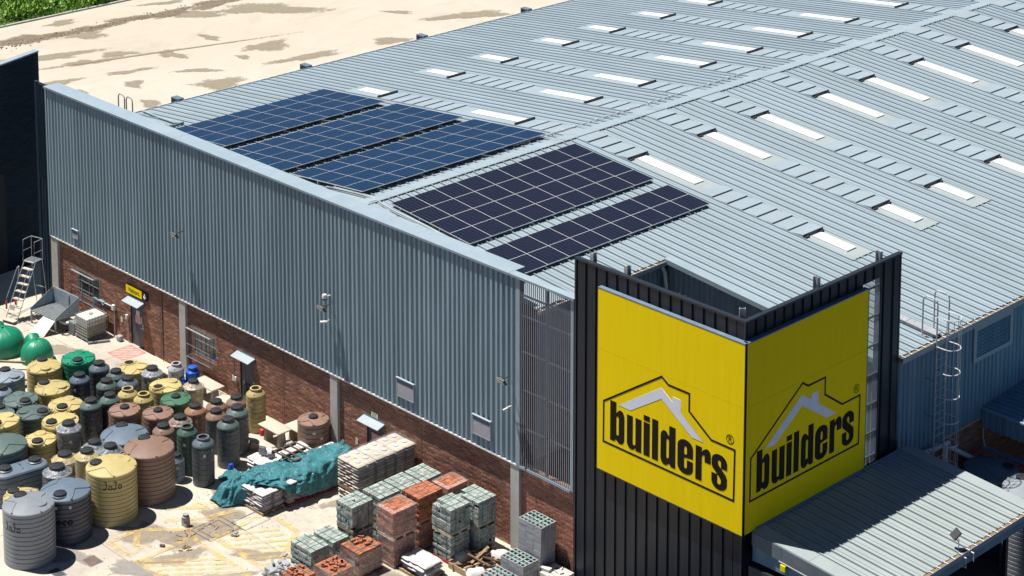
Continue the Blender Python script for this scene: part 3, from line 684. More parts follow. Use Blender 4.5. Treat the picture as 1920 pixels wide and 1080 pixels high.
# ---- signs
def curve_mesh(name, splines, mat, depth=.006, to=None):
    cu = bpy.data.curves.new(name, 'CURVE'); cu.dimensions = '2D'; cu.fill_mode = 'BOTH'; cu.extrude = depth
    for pts in splines:
        sp = cu.splines.new('POLY'); sp.points.add(len(pts) - 1)
        for q, p in zip(sp.points, pts): q.co = (p[0], p[1], 0, 1)
        sp.use_cyclic_u = True
    ob = bpy.data.objects.new(name + '_c', cu); col.objects.link(ob)
    dg = bpy.context.evaluated_depsgraph_get(); me = bpy.data.meshes.new_from_object(ob.evaluated_get(dg))
    bpy.data.objects.remove(ob); me.materials.clear(); me.materials.append(MT[mat]); me.name = name
    if to: me.transform(to)
    return me
def arc(cx, cy, rx, ry, a0, a1, n=8): return [(cx + rx * math.cos(R(a0 + (a1 - a0) * i / n)), cy + ry * math.sin(R(a0 + (a1 - a0) * i / n))) for i in range(n + 1)]
XB, XH, XA = 6.355, 7.575, 7.83
def bowl(x0, x1, y0, y1, r): # rounded outline, clockwise corners
    return arc(x1 - r, y1 - r * 1.25, r, r * 1.25, 0, 90) + arc(x0 + r, y1 - r * 1.25, r, r * 1.25, 90, 180) + arc(x0 + r, y0 + r * 1.25, r, r * 1.25, 180, 270) + arc(x1 - r, y0 + r * 1.25, r, r * 1.25, 270, 360)
LET = {}
LET['b'] = [[(-6.09, XB), (-5.88, XB), (-5.82, XB + .09)] + arc(-5.61, XB + .21, .20, .23, 220, 360) + arc(-5.59, XH - .22, .18, .24, 0, 140) + [(-5.80, XH - .14), (-5.80, XA), (-6.09, XA)], bowl(-5.795, -5.675, 6.62, 7.33, .055)]
LET['u'] = [[(-5.285, XH)] + arc(-5.07, XB + .22, .215, .24, 180, 320) + [(-4.87, XB + .10), (-4.87, XB), (-4.60, XB), (-4.60, XH), (-4.88, XH)] + arc(-4.945, 6.61, .065, .08, 0, -180) + [(-5.01, XH)]]
LET['i'] = [[(-4.495, XB), (-4.21, XB), (-4.21, XH), (-4.495, XH)], [(-4.495, 7.635), (-4.21, 7.635), (-4.21, XA), (-4.495, XA)]]
LET['l'] = [[(-4.10, XB), (-3.82, XB), (-3.82, XA), (-4.10, XA)]]
LET['d'] = [[(2 * -4.555 - a, b) for a, b in s] for s in LET['b']]
LET['d'] = [[(a, b) for a, b in s] for s in LET['d']]
LET['e'] = [arc(-2.57, XH - .25, .35, .26, 0, 180) + arc(-2.57, XB + .23, .35, .25, 180, 360) + [(-2.22, 6.87), (-2.49, 6.87)] + arc(-2.555, 6.62, .065, .07, 0, -180, 6) + [(-2.62, 6.93), (-2.22, 6.98)], bowl(-2.62, -2.495, 7.05, 7.35, .055)]
LET['r'] = [[(-2.105, XB), (-1.83, XB), (-1.83, 7.20)] + [(-1.80, 7.30), (-1.70, 7.33), (-1.70, 7.09), (-1.43, 7.09), (-1.43, 7.36)] + arc(-1.60, XH - .19, .17, .20, 0, 100) + [(-1.76, XH - .07), (-1.83, XH - .16), (-1.83, XH), (-2.105, XH)]]
LET['s'] = [[(-.71, 7.12), (-.71, 7.36)] + arc(-1.05, XH - .24, .34, .26, 0, 180) + [(-1.39, 7.16), (-1.36, 7.06), (-1.05, 6.80), (-.975, 6.70)] + arc(-1.055, 6.60, .08, .08, 0, -180, 6) + [(-1.135, 6.86), (-1.39, 6.86)] + arc(-1.05, XB + .23, .34, .26, 180, 360) + [(-.71, 6.82), (-.76, 6.93), (-1.08, 7.20), (-1.12, 7.30)] + arc(-1.05, 7.32, .07, .07, 180, 0, 6) + [(-.975, 7.12)]]
OFF = -4.555
HOUSE = [(-6.41, 7.69), (-3.685, 9.50), (-3.37, 9.30), (-2.42, 9.30), (-2.42, 8.67), (-1.42, 7.985), (-.39, 7.985), (-.41, 6.17), (-6.42, 6.17)]
def inset(poly, w):
    n = len(poly); out = []
    for i in range(n):
        a, b, c_ = Vector(poly[i - 1]), Vector(poly[i]), Vector(poly[(i + 1) % n])
        d1 = (b - a).normalized(); d2 = (c_ - b).normalized(); n1 = Vector((d1.y, -d1.x)); n2 = Vector((d2.y, -d2.x)); m = (n1 + n2).normalized(); out.append(tuple(b + m * w / max(.3, m.dot(n1))))
    return out
WHITE = [(-5.69, 7.77), (-3.70, 9.09), (-3.17, 8.74), (-3.17, 8.945), (-2.80, 8.945), (-2.80, 8.48), (-1.76, 7.77), (-2.28, 7.77), (-3.69, 8.69), (-5.12, 7.77)]
def build_sign(name, label, to, w, group):
    S = thing(name, label, 'sign', (0, 0, 0))
    # local plan: x -w..0, z; y=0 is the face
    def bx(nm, x0, x1, y0, y1, z0, z1, m, par=S):
        me = MB().box(x0, x1, y0, y1, z0, z1).mesh(nm, m); me.transform(to); return link(nm, me, par)
    g2 = .007
    for z0, z1 in ((5.05, 7.28 - g2), (7.28, 9.58 - g2), (9.58, 11.80)): bx('face_panel', -w + .03, -.03, 0.0, .05, z0, z1, 'yellow')
    bx('sign_box', -w + .02, -.20, .052, .19, 5.06, 11.79, 'black_trim')
    bx('frame_edge', -w - .0, -w + .028, -.006, .16, 5.02, 11.83, 'black_trim'); bx('frame_edge', -.028, 0, -.006, .028, 5.02, 11.83, 'black_trim')
    bx('frame_edge', -w + .028, -.03, -.006, .18, 5.005, 5.045, 'black_trim'); bx('frame_edge', -w + .028, -.03, -.006, .19, 11.802, 11.845, 'navy_top')
    rot = to @ Matrix(((1, 0, 0, 0), (0, 0, 1, 0), (0, 1, 0, 0), (0, 0, 0, 1)))
    # curve plane xy -> x,z ; extrude +-z -> y
    def piece(nm, spl, m, d=.004, y=-.003):
        t = to @ Matrix.Translation((0, y, 0)) @ Matrix(((1, 0, 0, 0), (0, 0, -1, 0), (0, 1, 0, 0), (0, 0, 0, 1)))
        return link(nm, curve_mesh(nm, spl, m, d, t), S)
    piece('house_outline', [inset(HOUSE, -.035), inset(HOUSE, .035)], 'logo_black')
    piece('roof_emblem', [WHITE], 'logo_white')
    for k in 'builders': piece('letter', LET[k], 'logo_black')
    cx, cz = -.60, 8.30
    piece('registered_mark', [arc(cx, cz, .165, .165, 0, 360, 28)[:-1], arc(cx, cz, .142, .142, 0, 360, 28)[:-1],
                              [(cx - .065, cz - .09), (cx - .04, cz - .09), (cx - .04, cz - .01), (cx + .0, cz - .01), (cx + .045, cz - .09), (cx + .075, cz - .09), (cx + .03, cz - .005), (cx + .06, cz + .04), (cx + .03, cz + .09), (cx - .065, cz + .09)],
                              [(cx - .04, cz + .015), (cx + .02, cz + .015), (cx + .035, cz + .04), (cx + .02, cz + .068), (cx - .04, cz + .068)]], 'logo_black')
    return S
build_sign('store_sign', 'large yellow store sign on the sunlit left face of the black tower', Matrix.Identity(4), 6.76, None)
# side sign: local x -> world y (x=-w is the near corner), local -y (outward) -> +x
build_sign('store_sign', 'large yellow store sign on the shaded right face, above the canopy', Matrix.Translation((0, 6.77, 0)) @ Matrix(((0, -1, 0, 0), (1, 0, 0, 0), (0, 0, 1, 0), (0, 0, 0, 1))), 6.70, None)

MT['fascia'] = M('dull canopy fascia', (.13, .155, .18), .55, 0, .12, 2, dirt=(.08, .095, .11), dirt_amt=.6)
# ---- entrance canopy
CN = thing('entrance_canopy', 'sloping ribbed metal canopy below the yellow sign, half in shadow', 'canopy', (0, 0, 0))
CX0, CX1, CY0, CY1 = .03, 5.28, .5, 9.45
def zc(x): return 5.03 - .065 * x
klip(CY0 + .62, CY1 - .55, CX0, CX1, lambda a, h, t: (t, a, zc(t) + h), .46).obj('canopy_sheet', 'roof_dull', CN)
for (a, b) in ((CY0, CY0 + .62), (CY1 - .55, CY1)):
    for (x0, x1) in ((CX0, 2.4), (2.41, CX1)): MB().hexa([(x0, a, zc(x0) - .02), (x1, a, zc(x1) - .02), (x1, b, zc(x1) - .02), (x0, b, zc(x0) - .02)], [(x0, a, zc(x0) + .055), (x1, a, zc(x1) + .055), (x1, b, zc(x1) + .05), (x0, b, zc(x0) + .05)]).obj('verge_flashing', 'roof_dull', CN)
for (x0, x1) in ((CX0, 1.3), (1.31, CX1)): MB().hexa([(x0, CY0 - .04, zc(x0) - .46), (x1, CY0 - .04, zc(x1) - .46), (x1, CY0, zc(x1) - .46), (x0, CY0, zc(x0) - .46)], [(x0, CY0 - .04, zc(x0) + .03), (x1, CY0 - .04, zc(x1) + .03), (x1, CY0, zc(x1) + .03), (x0, CY0, zc(x0) + .03)]).obj('fascia', 'fascia', CN)
MB().hexa([(1.2, CY0 - .05, zc(1.2) - .50), (CX1, CY0 - .05, zc(CX1) - .50), (CX1, CY0 + .03, zc(CX1) - .50), (1.2, CY0 + .03, zc(1.2) - .50)], [(1.2, CY0 - .05, zc(1.2) - .465), (CX1, CY0 - .05, zc(CX1) - .465), (CX1, CY0 + .03, zc(CX1) - .465), (1.2, CY0 + .03, zc(1.2) - .465)]).obj('fascia_drip', 'sill', CN)
MB().hexa([(CX0, CY0 + .02, 4.0), (CX1, CY0 + .02, 4.1), (CX1, CY1, 4.1), (CX0, CY1, 4.0)], [(CX0, CY0 + .02, zc(CX0) - .06), (CX1, CY0 + .02, zc(CX1) - .06), (CX1, CY1, zc(CX1) - .06), (CX0, CY1, zc(CX0) - .06)]).obj('soffit', 'clad_shaded', CN)
gutter(CN, CX1, CX1 + .17, CY0, CY1, zc(CX1) + .02)
box('wall_flashing', .0, .06, .72, 8.9, 5.02, 5.12, 'navy_top', CN)
for k in range(17): box('flashing_clip', .061, .11, 1.1 + k * .46, 1.42 + k * .46, 5.03, 5.06, 'clad_shaded', CN)
MB().box(4.6, 4.75, 1.0, 1.15, 0, 4.15).obj('canopy_post', 'black', CN); MB().box(4.6, 4.75, 8.6, 8.75, 0, 4.15).obj('canopy_post', 'black', CN)
box('yellow_header', 1.3, 1.5, .40, .46, 4.2, 4.40, 'yellow', CN)
MB().hexa([(0.05, .3, 0), (3.9, .3, 0), (3.9, .4, 0), (.05, .4, 0)], [(0.05, .3, 3.9), (3.9, .3, 3.9), (3.9, .4, 3.9), (.05, .4, 3.9)]).obj('lobby_glass', 'glass_dark', CN)
# ------------------------------------------------------------------ solar arrays
cell_me = {}
def panel_mesh(mat):
    L, Wd, t = 2.28 * K, 1.134 * K, .035
    f = MB().box(0, L, 0, Wd, 0, t).mesh('solar_panel', 'alu')
    g = MB().box(.013, L - .013, .013, Wd - .013, t + .001, t + .004).mesh('cell_glass', mat)
    return f, g
def solar_array(label, side, u0, rows, mat, h, cols=9):
    if side > 0: ang = R(5.0)
    else: ang = R(5.3)
    S = thing('solar_array', label, 'solar panels', (0, 0, 0), 'rooftop solar arrays')
    f, g = panel_mesh(mat); Y0 = ky(.503)
    for r in range(rows):
        for c in range(cols):
            if side > 0:
                u = (u0 + r * 2.3) * K; x = XRG + u * math.cos(ang) + h * math.sin(ang); z = ZRG - u * math.sin(ang) + h * math.cos(ang) - .04
                rot = (0, ang, 0)
            else:
                u = (u0 + (r + 1) * 2.3 - .02) * K
                x = XRG - u * math.cos(ang) - h * math.sin(ang); z = ZRG - u * math.sin(ang) + h * math.cos(ang) - .04
                rot = (0, -ang, 0)
            o = link('solar_panel', f, S, (x, Y0 + c * 1.154 * K, z)); o.rotation_euler = rot
            q = link('cell_glass', g, o)
    # rails and feet
    L = rows * 2.3
    for k in range(rows * 2):
        u = (u0 + (k + .5) * 2.3 / 2) * K
        x = XRG + side * u * math.cos(ang)
        z = zr(x) + .05; box('mount_rail', x - .02, x + .02, Y0 - .02, Y0 + cols * 1.154 * K, z, z + h - .10, 'galv', S)
    return S
solar_array('blue solar array on the far roof slope, nearest the sand platform', -1, 11.83, 2, 'cells_sky_blue', .24)
solar_array('blue solar array in the middle of the three on the far slope', -1, 6.40, 2, 'cells_sky_blue', .24)
solar_array('blue solar array just left of the roof ridge', -1, 1.07, 2, 'cells_sky_blue', .24)
solar_array('black solar array of two rows just right of the ridge', 1, .65, 2, 'cells_black', .17)
solar_array('narrow single row of black solar panels lowest on the near slope', 1, 6.0, 1, 'cells_black', .17)
# conduits over the parapet
cd = thing('cable_tray', 'pale cable tray running along the gable edge beside the black panels', 'cable tray', (0, 0, 0))
def KP(L, dz=.0): return [(kx(x), ky(y), zr(kx(x)) + .1 + dz) for x, y in L]
MB().tube(KP([(-22.0, .5), (-19.9, .54), (-18.0, .23), (-16.1, .29), (-14.4, .26), (-13.8, .30)]), .04, 8).obj('tray_run', 'galv_pale', cd)
MB().tube(KP([(-22.4, .42), (-20.6, .48), (-19.9, .46), (-18.0, .12), (-16.1, .18), (-14.9, .2)]), .022, 6).obj('conduit', 'galv', cd)
for x in (-19.2, -17.6, -16.9, -15.9): x = kx(x); box('tray_bracket', x, x + .05, ky(.0), ky(.35), zr(x) + .04, zr(x) + .09, 'galv_dark', cd)
cd = thing('cable_conduit', 'thin conduit crossing the far left corner of the roof', 'conduit', (0, 0, 0))
MB().tube(KP([(-40.3, 3.6), (-38.6, 3.3), (-36.9, 3.1), (-36.5, 3.3)]), .05, 8).obj('conduit_run', 'galv_pale', cd)
MB().tube(KP([(-36.5, 3.3), (-36.45, 2.8), (-36.7, 2.0)]), .07, 8).obj('conduit_elbow', 'duct', cd)
# walk-through rails of the ladder at the left end of the parapet
hl = thing('roof_access_rails', 'two hooped grab rails standing behind the parapet near its left end', 'handrail', (0, 0, 0))
for x in (-38.5, -37.85):
    MB().tube([(x, 1.1, 9.9), (x, 1.1, 11.38), (x + .06, 1.1, 11.48), (x + .16, 1.1, 11.52), (x + .38, 1.1, 11.50), (x + .48, 1.1, 11.44), (x + .50, 1.1, 11.32), (x + .5, 1.1, 9.9)], .03, 8).obj('hoop', 'galv_dark', hl)

# ------------------------------------------------------------------ caged ladder on the right wall
LD = thing('caged_ladder', 'galvanised caged roof ladder on the shaded right wall', 'ladder', (0, 0, 0))
LY0, LY1, LX = ky(8.62), ky(9.28), kx(1.62)
for y in (LY0, LY1): MB().tube([(LX, y, 1.0), (LX, y, kz(9.95))], .03, 6).obj('stile', 'galv', LD)
for k in range(24): MB().tube([(LX, LY0, 1.2 + k * .3), (LX, LY1, 1.2 + k * .3)], .014, 5).obj('rung', 'galv', LD)
def ring(z, r=.38):
    cy = (LY0 + LY1) / 2; pts = [(LX, LY0 - .02, z)] + [(LX + .38 + r * math.cos(R(a)), cy + r * math.sin(R(a)), z) for a in range(-100, 101, 20)] + [(LX, LY1 + .02, z)]
    return MB().tube(pts, .022, 6).obj('cage_hoop', 'alu', LD)
for z in (10.72, 9.62, 8.70, 7.80, 6.88, 6.0, 5.15): ring(kz(z))
for a in (-80, -40, 0, 40, 80):
    cy = (LY0 + LY1) / 2; x = LX + .38 + .38 * math.cos(R(a)); y = cy + .38 * math.sin(R(a)); MB().tube([(x, y, kz(4.9)), (x, y, kz(10.72))], .014, 5).obj('cage_bar', 'galv', LD)
for y in (LY0, LY1 + .05):
    xa = kx(1.0); zt_ = kz(11.35); MB().tube([(xa, y, zr(xa) + .05), (xa, y, zt_ - .2), (xa + .04, y, zt_ - .06), (xa + .16, y, zt_), (LX - .16, y, zt_), (LX - .04, y, zt_ - .06), (LX, y, zt_ - .2), (LX, y, kz(9.9))], .032, 8).obj('grab_hoop', 'galv', LD)
    box('hoop_foot', xa - .14, xa + .16, y - .06, y + .06, zr(xa) + .045, zr(xa) + .075, 'galv', LD)
for k, z in enumerate((4.2, 5.6, 7.0)):
    MB().tube([(RW, LY0, z), (LX, LY0, z)], .018, 5).obj('wall_bracket', 'galv_dark', LD)
wk = thing('roof_walkway', 'short steel grating walkway on the roof behind the ladder top', 'walkway', (0, 0, 0))
for k in range(2):
    xa, xb = kx(-1.2 + k * 1.3), kx(.08 + k * 1.3); ya, yb = ky(8.86), ky(9.27)
    MB().hexa([(xa, ya, zr(xa) + .08), (xb, ya, zr(xb) + .08), (xb, yb, zr(xb) + .08), (xa, yb, zr(xa) + .08)], [(xa, ya, zr(xa) + .12), (xb, ya, zr(xb) + .12), (xb, yb, zr(xb) + .12), (xa, yb, zr(xa) + .12)]).obj('grating', 'galv', wk)
    MB().hexa([(xa, ya - .04, zr(xa) + .04), (xb, ya - .04, zr(xb) + .04), (xb, ya - .005, zr(xb) + .04), (xa, ya - .005, zr(xa) + .04)], [(xa, ya - .04, zr(xa) + .14), (xb, ya - .04, zr(xb) + .14), (xb, ya - .005, zr(xb) + .14), (xa, ya - .005, zr(xa) + .14)]).obj('edge_angle', 'galv_dark', wk)
pp = thing('waste_pipes', 'white plastic drain pipes on the brick behind the canopy', 'drainpipe', (0, 0, 0))
def KQ(L): return [(kx(x), ky(y), kz(z)) for x, y, z in L]
MB().tube(KQ([(1.36, 7.6, 5.62), (1.36, 9.95, 5.45)]), .088, 12).obj('pipe_run', 'pvc', pp)
for y in (8.3, 8.9, 9.5): MB().tube(KQ([(1.36, y, 5.62 - (y - 7.6) * .072), (1.36, y + .12, 5.62 - (y + .12 - 7.6) * .072)]), .105, 12).obj('pipe_clip', 'galv', pp)
MB().tube(KQ([(1.4, 9.75, 5.4), (1.4, 9.78, 2.5)]), .088, 12).obj('down_pipe', 'pvc', pp)
MB().tube(KQ([(1.45, 9.95, 5.3), (1.5, 11.55, 4.28), (1.5, 11.6, 4.15), (1.5, 11.58, 2.2)]), .092, 12).obj('diagonal_pipe', 'pvc', pp)
LT = thing('lean_to_roof', 'low ribbed lean-to roof in shade at the right edge', 'lean-to', (0, 0, 0))
ly, lz = ky(12.3), kz(5.95)
ribbed(ly, ly + 5.4, .30, .14, .014, .05, RW + .02, 11, lambda a, h, t: (t, a, lz + (a - ly) * .05 + h)).obj('roof_sheet', 'clad_shaded', LT)
ribbed(RW + .02, 11, .30, .14, .014, .05, lz - .75, lz - .02, lambda a, h, t: (a, ly - .02 - h, t)).obj('fascia_sheet', 'clad_shaded', LT)
box('fascia_trim', RW + .01, 11, ly - .10, ly + .01, lz - .015, lz + .045, 'clad_cap', LT); box('bottom_beam', RW + .1, 11, ly + .02, ly + .12, lz - 1.63, lz - 1.55, 'blue_pipe', LT)
MB().tube([(RW + .12, ly, lz - .45), (RW + .1, ly, lz - 1.1), (RW + .18, ly + .05, lz - 1.55)], .03, 6).obj('hanging_cable', 'galv', LT)
box('back_wall', RW + .05, 14, ly + 5.2, ly + 5.4, 0, lz, 'dark', LT); box('support_post', 3.6, 3.75, ly + .1, ly + .25, 0, lz - .76, 'clad_shaded', LT)
box('inner_board', 2.2, 3.4, ly + 2.0, ly + 2.1, lz - 2.2, lz - 1.2, 'rust', LT)
# things below the canopy's outer edge
def rack(x, y, lab):
    Rk = thing('wire_rack', lab, 'rack', (x, y, 0))
    for dx in (0, 1.3):
        for dy in (0, .9): box('upright', dx, dx + .06, dy, dy + .06, 0, 2.2, 'navy', Rk)
    for z in (.25, .85, 1.5, 2.12): box('shelf', .0, 1.36, .02, .94, z, z + .05, 'mesh_dark', Rk)
    for z in (.31, .91): box('stock_box', .12, 1.2, .1, .85, z, z + .42, 'navy', Rk)
rack(6.2, 6.3, 'dark wire rack standing below the outer gutter, nearer the floodlight'); rack(6.3, 8.6, 'dark wire rack standing below the outer gutter, farther back')
bp = thing('blue_pole', 'thin bright blue pole standing by the ribbed tank at the right edge', 'pole', (6.6, 7.55, 0)); MB().tube([(0, 0, 0), (0, 0, 4.55)], .03, 8).obj('pole_shaft', 'blue_pipe', bp)
# floodlight on the canopy gutter
fl = thing('canopy_floodlight', 'black floodlight on a bracket at the canopy gutter', 'floodlight', (5.3, 5.0, 4.6))
MB().tube([(-.12, 0, .12), (-.12, 0, .35), (-.20, .02, .45)], .018, 6).obj('bracket', 'galv', fl)
MB().tube([(.0, -.10, .0), (.25, -.10, .0), (.25, -.10, -.35), (.02, -.10, -.35)], .022, 6).obj('bracket_arm', 'sill', fl)
MB().tube([(.0, .32, .05), (.27, .32, .02), (.27, .32, -.28)], .022, 6).obj('bracket_arm', 'sill', fl)
m = Matrix.Translation((-.25, .0, .62)) @ Matrix.Rotation(R(-35), 4, 'X') @ Matrix.Rotation(R(25), 4, 'Y')
MB().box(-.13, .13, -.05, .05, -.17, .17, m).obj('lamp_housing', 'bolt', fl); MB().tube([(-.36, .0, .56), (-.36, .05, .40), (-.14, .05, .38), (-.12, 0, .52)], .012, 5).obj('yoke', 'bolt', fl)

# ------------------------------------------------------------------ fittings on the facade
def door(label, x0, x1, y, z1, signs=(), handle=True, dark=False, z0=0.0, extra=None):
    D = thing('door', label, 'door', ((x0 + x1) / 2, y, 0)); w = (x1 - x0) / 2
    box('door_leaf', -w + .04, w - .04, 0.0, .045, z0 + .01, z1 - .03, 'door' if not dark else 'dark', D)
    for a, b in ((-w, -w + .035), (w - .035, w)): box('door_frame', a, b, -.03, .10, 0, z1, 'black_trim', D)
    box('door_frame', -w + .036, w - .036, -.03, .10, z1 - .03, z1, 'black_trim', D)
    if handle: MB().tube([(w - .12, -.01, 1.02), (w - .12, -.07, 1.02), (w - .22, -.07, 1.00)], .014, 6).obj('handle', 'alu', D); box('handle_plate', w - .15, w - .09, -.012, -.001, .92, 1.18, 'alu', D)
    return D
def awning(label, x0, x1, z):
    A = thing('door_awning', label, 'awning', ((x0 + x1) / 2, .35, z)); w = (x1 - x0) / 2
    MB().hexa([(-w, -.40, -.12), (w, -.40, -.12), (w, 0, -.03), (-w, 0, -.03)], [(-w, -.40, -.095), (w, -.40, -.095), (w, 0, .03), (-w, 0, .03)]).obj('awning_sheet', 'galv_pale', A)
    for s in (-w + .02, w - .04): MB().hexa([(s, -.36, -.2), (s + .02, -.36, -.2), (s + .02, 0, -.22), (s, 0, -.22)], [(s, -.36, -.125), (s + .02, -.36, -.125), (s + .02, 0, -.035), (s, 0, -.035)]).obj('awning_bracket', 'navy_top', A)
    MB().box(-w, w, -.012, .0, .031, .09).obj('back_flashing', 'navy_top', A)
d = door('charcoal door under the yellow visitors sign, red hatching before it', -36.9, -35.85, .42, 2.08)
box('notice', -.12, .16, -.014, -.001, 1.48, 1.74, 'white_p', d); nt_ = box('notice', -.20, .25, -.016, -.0015, 1.12, 1.475, 'pinkprint', d); box('push_plate', .28, .37, -.02, -.001, 1.2, 1.55, 'wood_pale', d)
awning('small pale awning above the visitors door', -37.0, -35.72, 2.28)
d = door('dark door behind the tall yellow tank, plate beside it', -28.48, -27.45, .42, 2.08, dark=False); awning('small pale awning above the dark door behind the tall yellow tank', -28.62, -27.36, 2.30)
MB().box(-.35, .35, -.006, -.001, .25, 1.0).obj('lower_panel', 'glass_dark', d)
d = door('dark door beside the stack of cement bags, half hidden', -19.95, -18.95, .42, 2.08); awning('small pale awning above the door by the cement bags', -20.1, -18.8, 2.30)
box('notice', -.25, .27, -.014, -.001, 1.15, 1.68, 'pinkprint', d)
def plate(label, x0, x1, z0, z1, m='cream_p', rows=3, cat='sign', y=.355, ink='bolt'):
    P_ = thing('wall_plate', label, cat, ((x0 + x1) / 2, y, (z0 + z1) / 2)); w = (x1 - x0) / 2; h = (z1 - z0) / 2
    box('plate_face', -w, w, -.008, .0, -h, h, m, P_)
    if rows:
        L = MB()
        for k in range(rows):
            z = h * .55 - k * (h * 1.1 / max(1, rows - 1)) if rows > 1 else 0
            L.box(-w * .75, w * .7 * (1 - .2 * (k % 2)), -.010, -.0085, z - h * .08, z + h * .08)
        L.obj('print_lines', ink, P_)
    return P_
plate('cream notice plate above the awning by the cement bags', -19.64, -19.22, 2.41, 2.62)
plate('narrow cream plate on the brick beside the cement bag door', -20.65, -20.50, .85, 1.12, rows=0)
plate('narrow cream plate on the brick left of the visitors door', -37.70, -37.55, .82, 1.08, rows=0)
plate('narrow cream plate left of the door behind the tall yellow tank', -29.05, -28.92, .80, 1.08, rows=0)
box_ = thing('door_intercom', 'small white box on the brick beside the second door', 'wall box', (-28.75, .34, .95)); box('box_body', -.06, .06, -.06, 0, -.05, .12, 'white_p', box_); box('box_lower', -.05, .05, -.05, 0, -.14, -.055, 'grey_p', box_)
# visitors sign
VS = thing('visitors_sign', 'yellow and black visitors sign with a white down arrow', 'sign', (-36.26, .33, 2.67))
box('yellow_panel', -.86, .42, -.03, .0, -.19, .19, 'yellow', VS); box('black_panel', .421, .88, -.031, .0, -.20, .20, 'logo_black', VS)
def text_mesh(name, s, size, mat, to, extr=.003, space=1.0, xs=1.0):
    cu = bpy.data.curves.new(name, 'FONT'); cu.body = s; cu.size = size; cu.extrude = extr; cu.align_x = 'CENTER'; cu.align_y = 'CENTER'; cu.space_character = space; cu.resolution_u = 3
    ob = bpy.data.objects.new(name + '_c', cu); col.objects.link(ob); dg = bpy.context.evaluated_depsgraph_get()
    me = bpy.data.meshes.new_from_object(ob.evaluated_get(dg)); bpy.data.objects.remove(ob); me.materials.clear(); me.materials.append(MT[mat]); me.transform(to @ Matrix.Diagonal((xs, 1, 1, 1))); me.name = name; return me
FR = Matrix(((1, 0, 0, 0), (0, 0, -1, 0), (0, 1, 0, 0), (0, 0, 0, 1)))
link('sign_text', text_mesh('sign_text', 'Visitors', .30, 'logo_black', Matrix.Translation((-.22, -.034, 0)) @ FR), VS)
link('arrow', curve_mesh('arrow', [[(-.03, .13), (-.03, -.04), (-.10, .03), (-.10, -.04), (0, -.14), (.10, -.04), (.10, .03), (.03, -.04), (.03, .13)]], 'logo_white', .003, Matrix.Translation((.65, -.035, 0)) @ FR), VS)
# barred windows
def cage_window(label, x0, x1, z0, z1, inner='glass_dark'):
    Wn = thing('barred_window', label, 'window', ((x0 + x1) / 2, .4, z0)); w = (x1 - x0) / 2; h = z1 - z0
    box('window_glass', -w + .05, w - .05, .0, .02, .04, h - .04, 'glass_dark', Wn)
    box('blind', .05, w - .08, .024, .03, .1, h - .05, 'blind', Wn)
    fr = MB()
    for (a, b, c_, d_) in ((-w, -w + .05, 0, h), (w - .05, w, 0, h), (-w + .05, w - .05, 0, .04), (-w + .05, w - .05, h - .04, h), (-.02, .02, .04, h - .04), (-w + .05, -.02, h * .55, h * .55 + .03), (.02, w - .05, h * .55, h * .55 + .03)): fr.box(a, b, -.03, -.001, c_, d_)
    fr.obj('window_frame', 'galv_dark', Wn)
    cg = MB(); D = -.42
    for (x, z) in ((-w - .05, -.08), (w + .05, -.08), (-w - .05, h + .08), (w + .05, h + .08)): cg.tube([(x, -.04, z), (x, D, z)], .016, 4)
    for z in (-.08, h + .08):
        for q in range(6): cg.tube([(-w - .05, D + q * .065, z), (w + .05, D + q * .065, z)], .020 if q == 0 else .004, 4)
    for x in (-w - .05, w + .05, -.0): cg.tube([(x, D, -.08), (x, D, h + .08)], .018, 4)
    cg.tube([(-w - .05, D, h * .45), (w + .05, D, h * .45)], .014, 4)
    k = 0
    while k < 7: cg.tube([(-w - .05, D + .05 + k * .055, -.08), (-w - .05, D + .05 + k * .055, h + .08)], .004, 3); k += 1
    cg.obj('security_cage', 'galv_cage', Wn)
    box('cage_top', -w - .05, w + .05, D, D + .05, h + .085, h + .10, 'galv', Wn)
    return Wn
cage_window('caged window left of the visitors sign, brick seen through its bars', -41.25, -39.45, 1.2, 2.35)
cage_window('caged window right of the second column from the left', -31.9, -30.2, 1.2, 2.35)
# vents in the cladding
def vent(label, x0, x1, z0, z1, n=12):
    V = thing('wall_vent', label, 'vent', ((x0 + x1) / 2, .19, z0)); w = (x1 - x0) / 2; h = z1 - z0
    for (a, b, c_, d_) in ((-w, -w + .03, 0, h), (w - .03, w, 0, h), (-w + .03, w - .03, 0, .03), (-w + .03, w - .03, h - .03, h)): box('vent_frame', a, b, -.05, .03, c_, d_, 'galv_pale', V)
    box('hood', -w - .02, w + .02, -.08, .02, h + .002, h + .022, 'galv_pale', V); box('vent_back', -w + .03, w - .03, .0, .02, .03, h - .03, 'bolt', V)
    for k in range(n):
        z = .04 + k * (h - .08) / n; MB().hexa([(-w + .031, -.045, z), (w - .031, -.045, z), (w - .031, -.002, z + .02), (-w + .031, -.002, z + .02)], [(-w + .031, -.045, z + .012), (w - .031, -.045, z + .012), (w - .031, -.002, z + .034), (-w + .031, -.002, z + .034)]).obj('louvre_slat', 'louvre', V)
vent('pale louvred vent low in the cladding, left of the other large vent', -17.83, -16.80, 3.98, 4.74)
vent('pale louvred vent low in the cladding, nearest the vertical slat screen', -13.42, -12.42, 3.95, 4.72)
vent('small vent at the far left end of the cladding', -41.36, -40.86, 3.98, 4.40, 6)
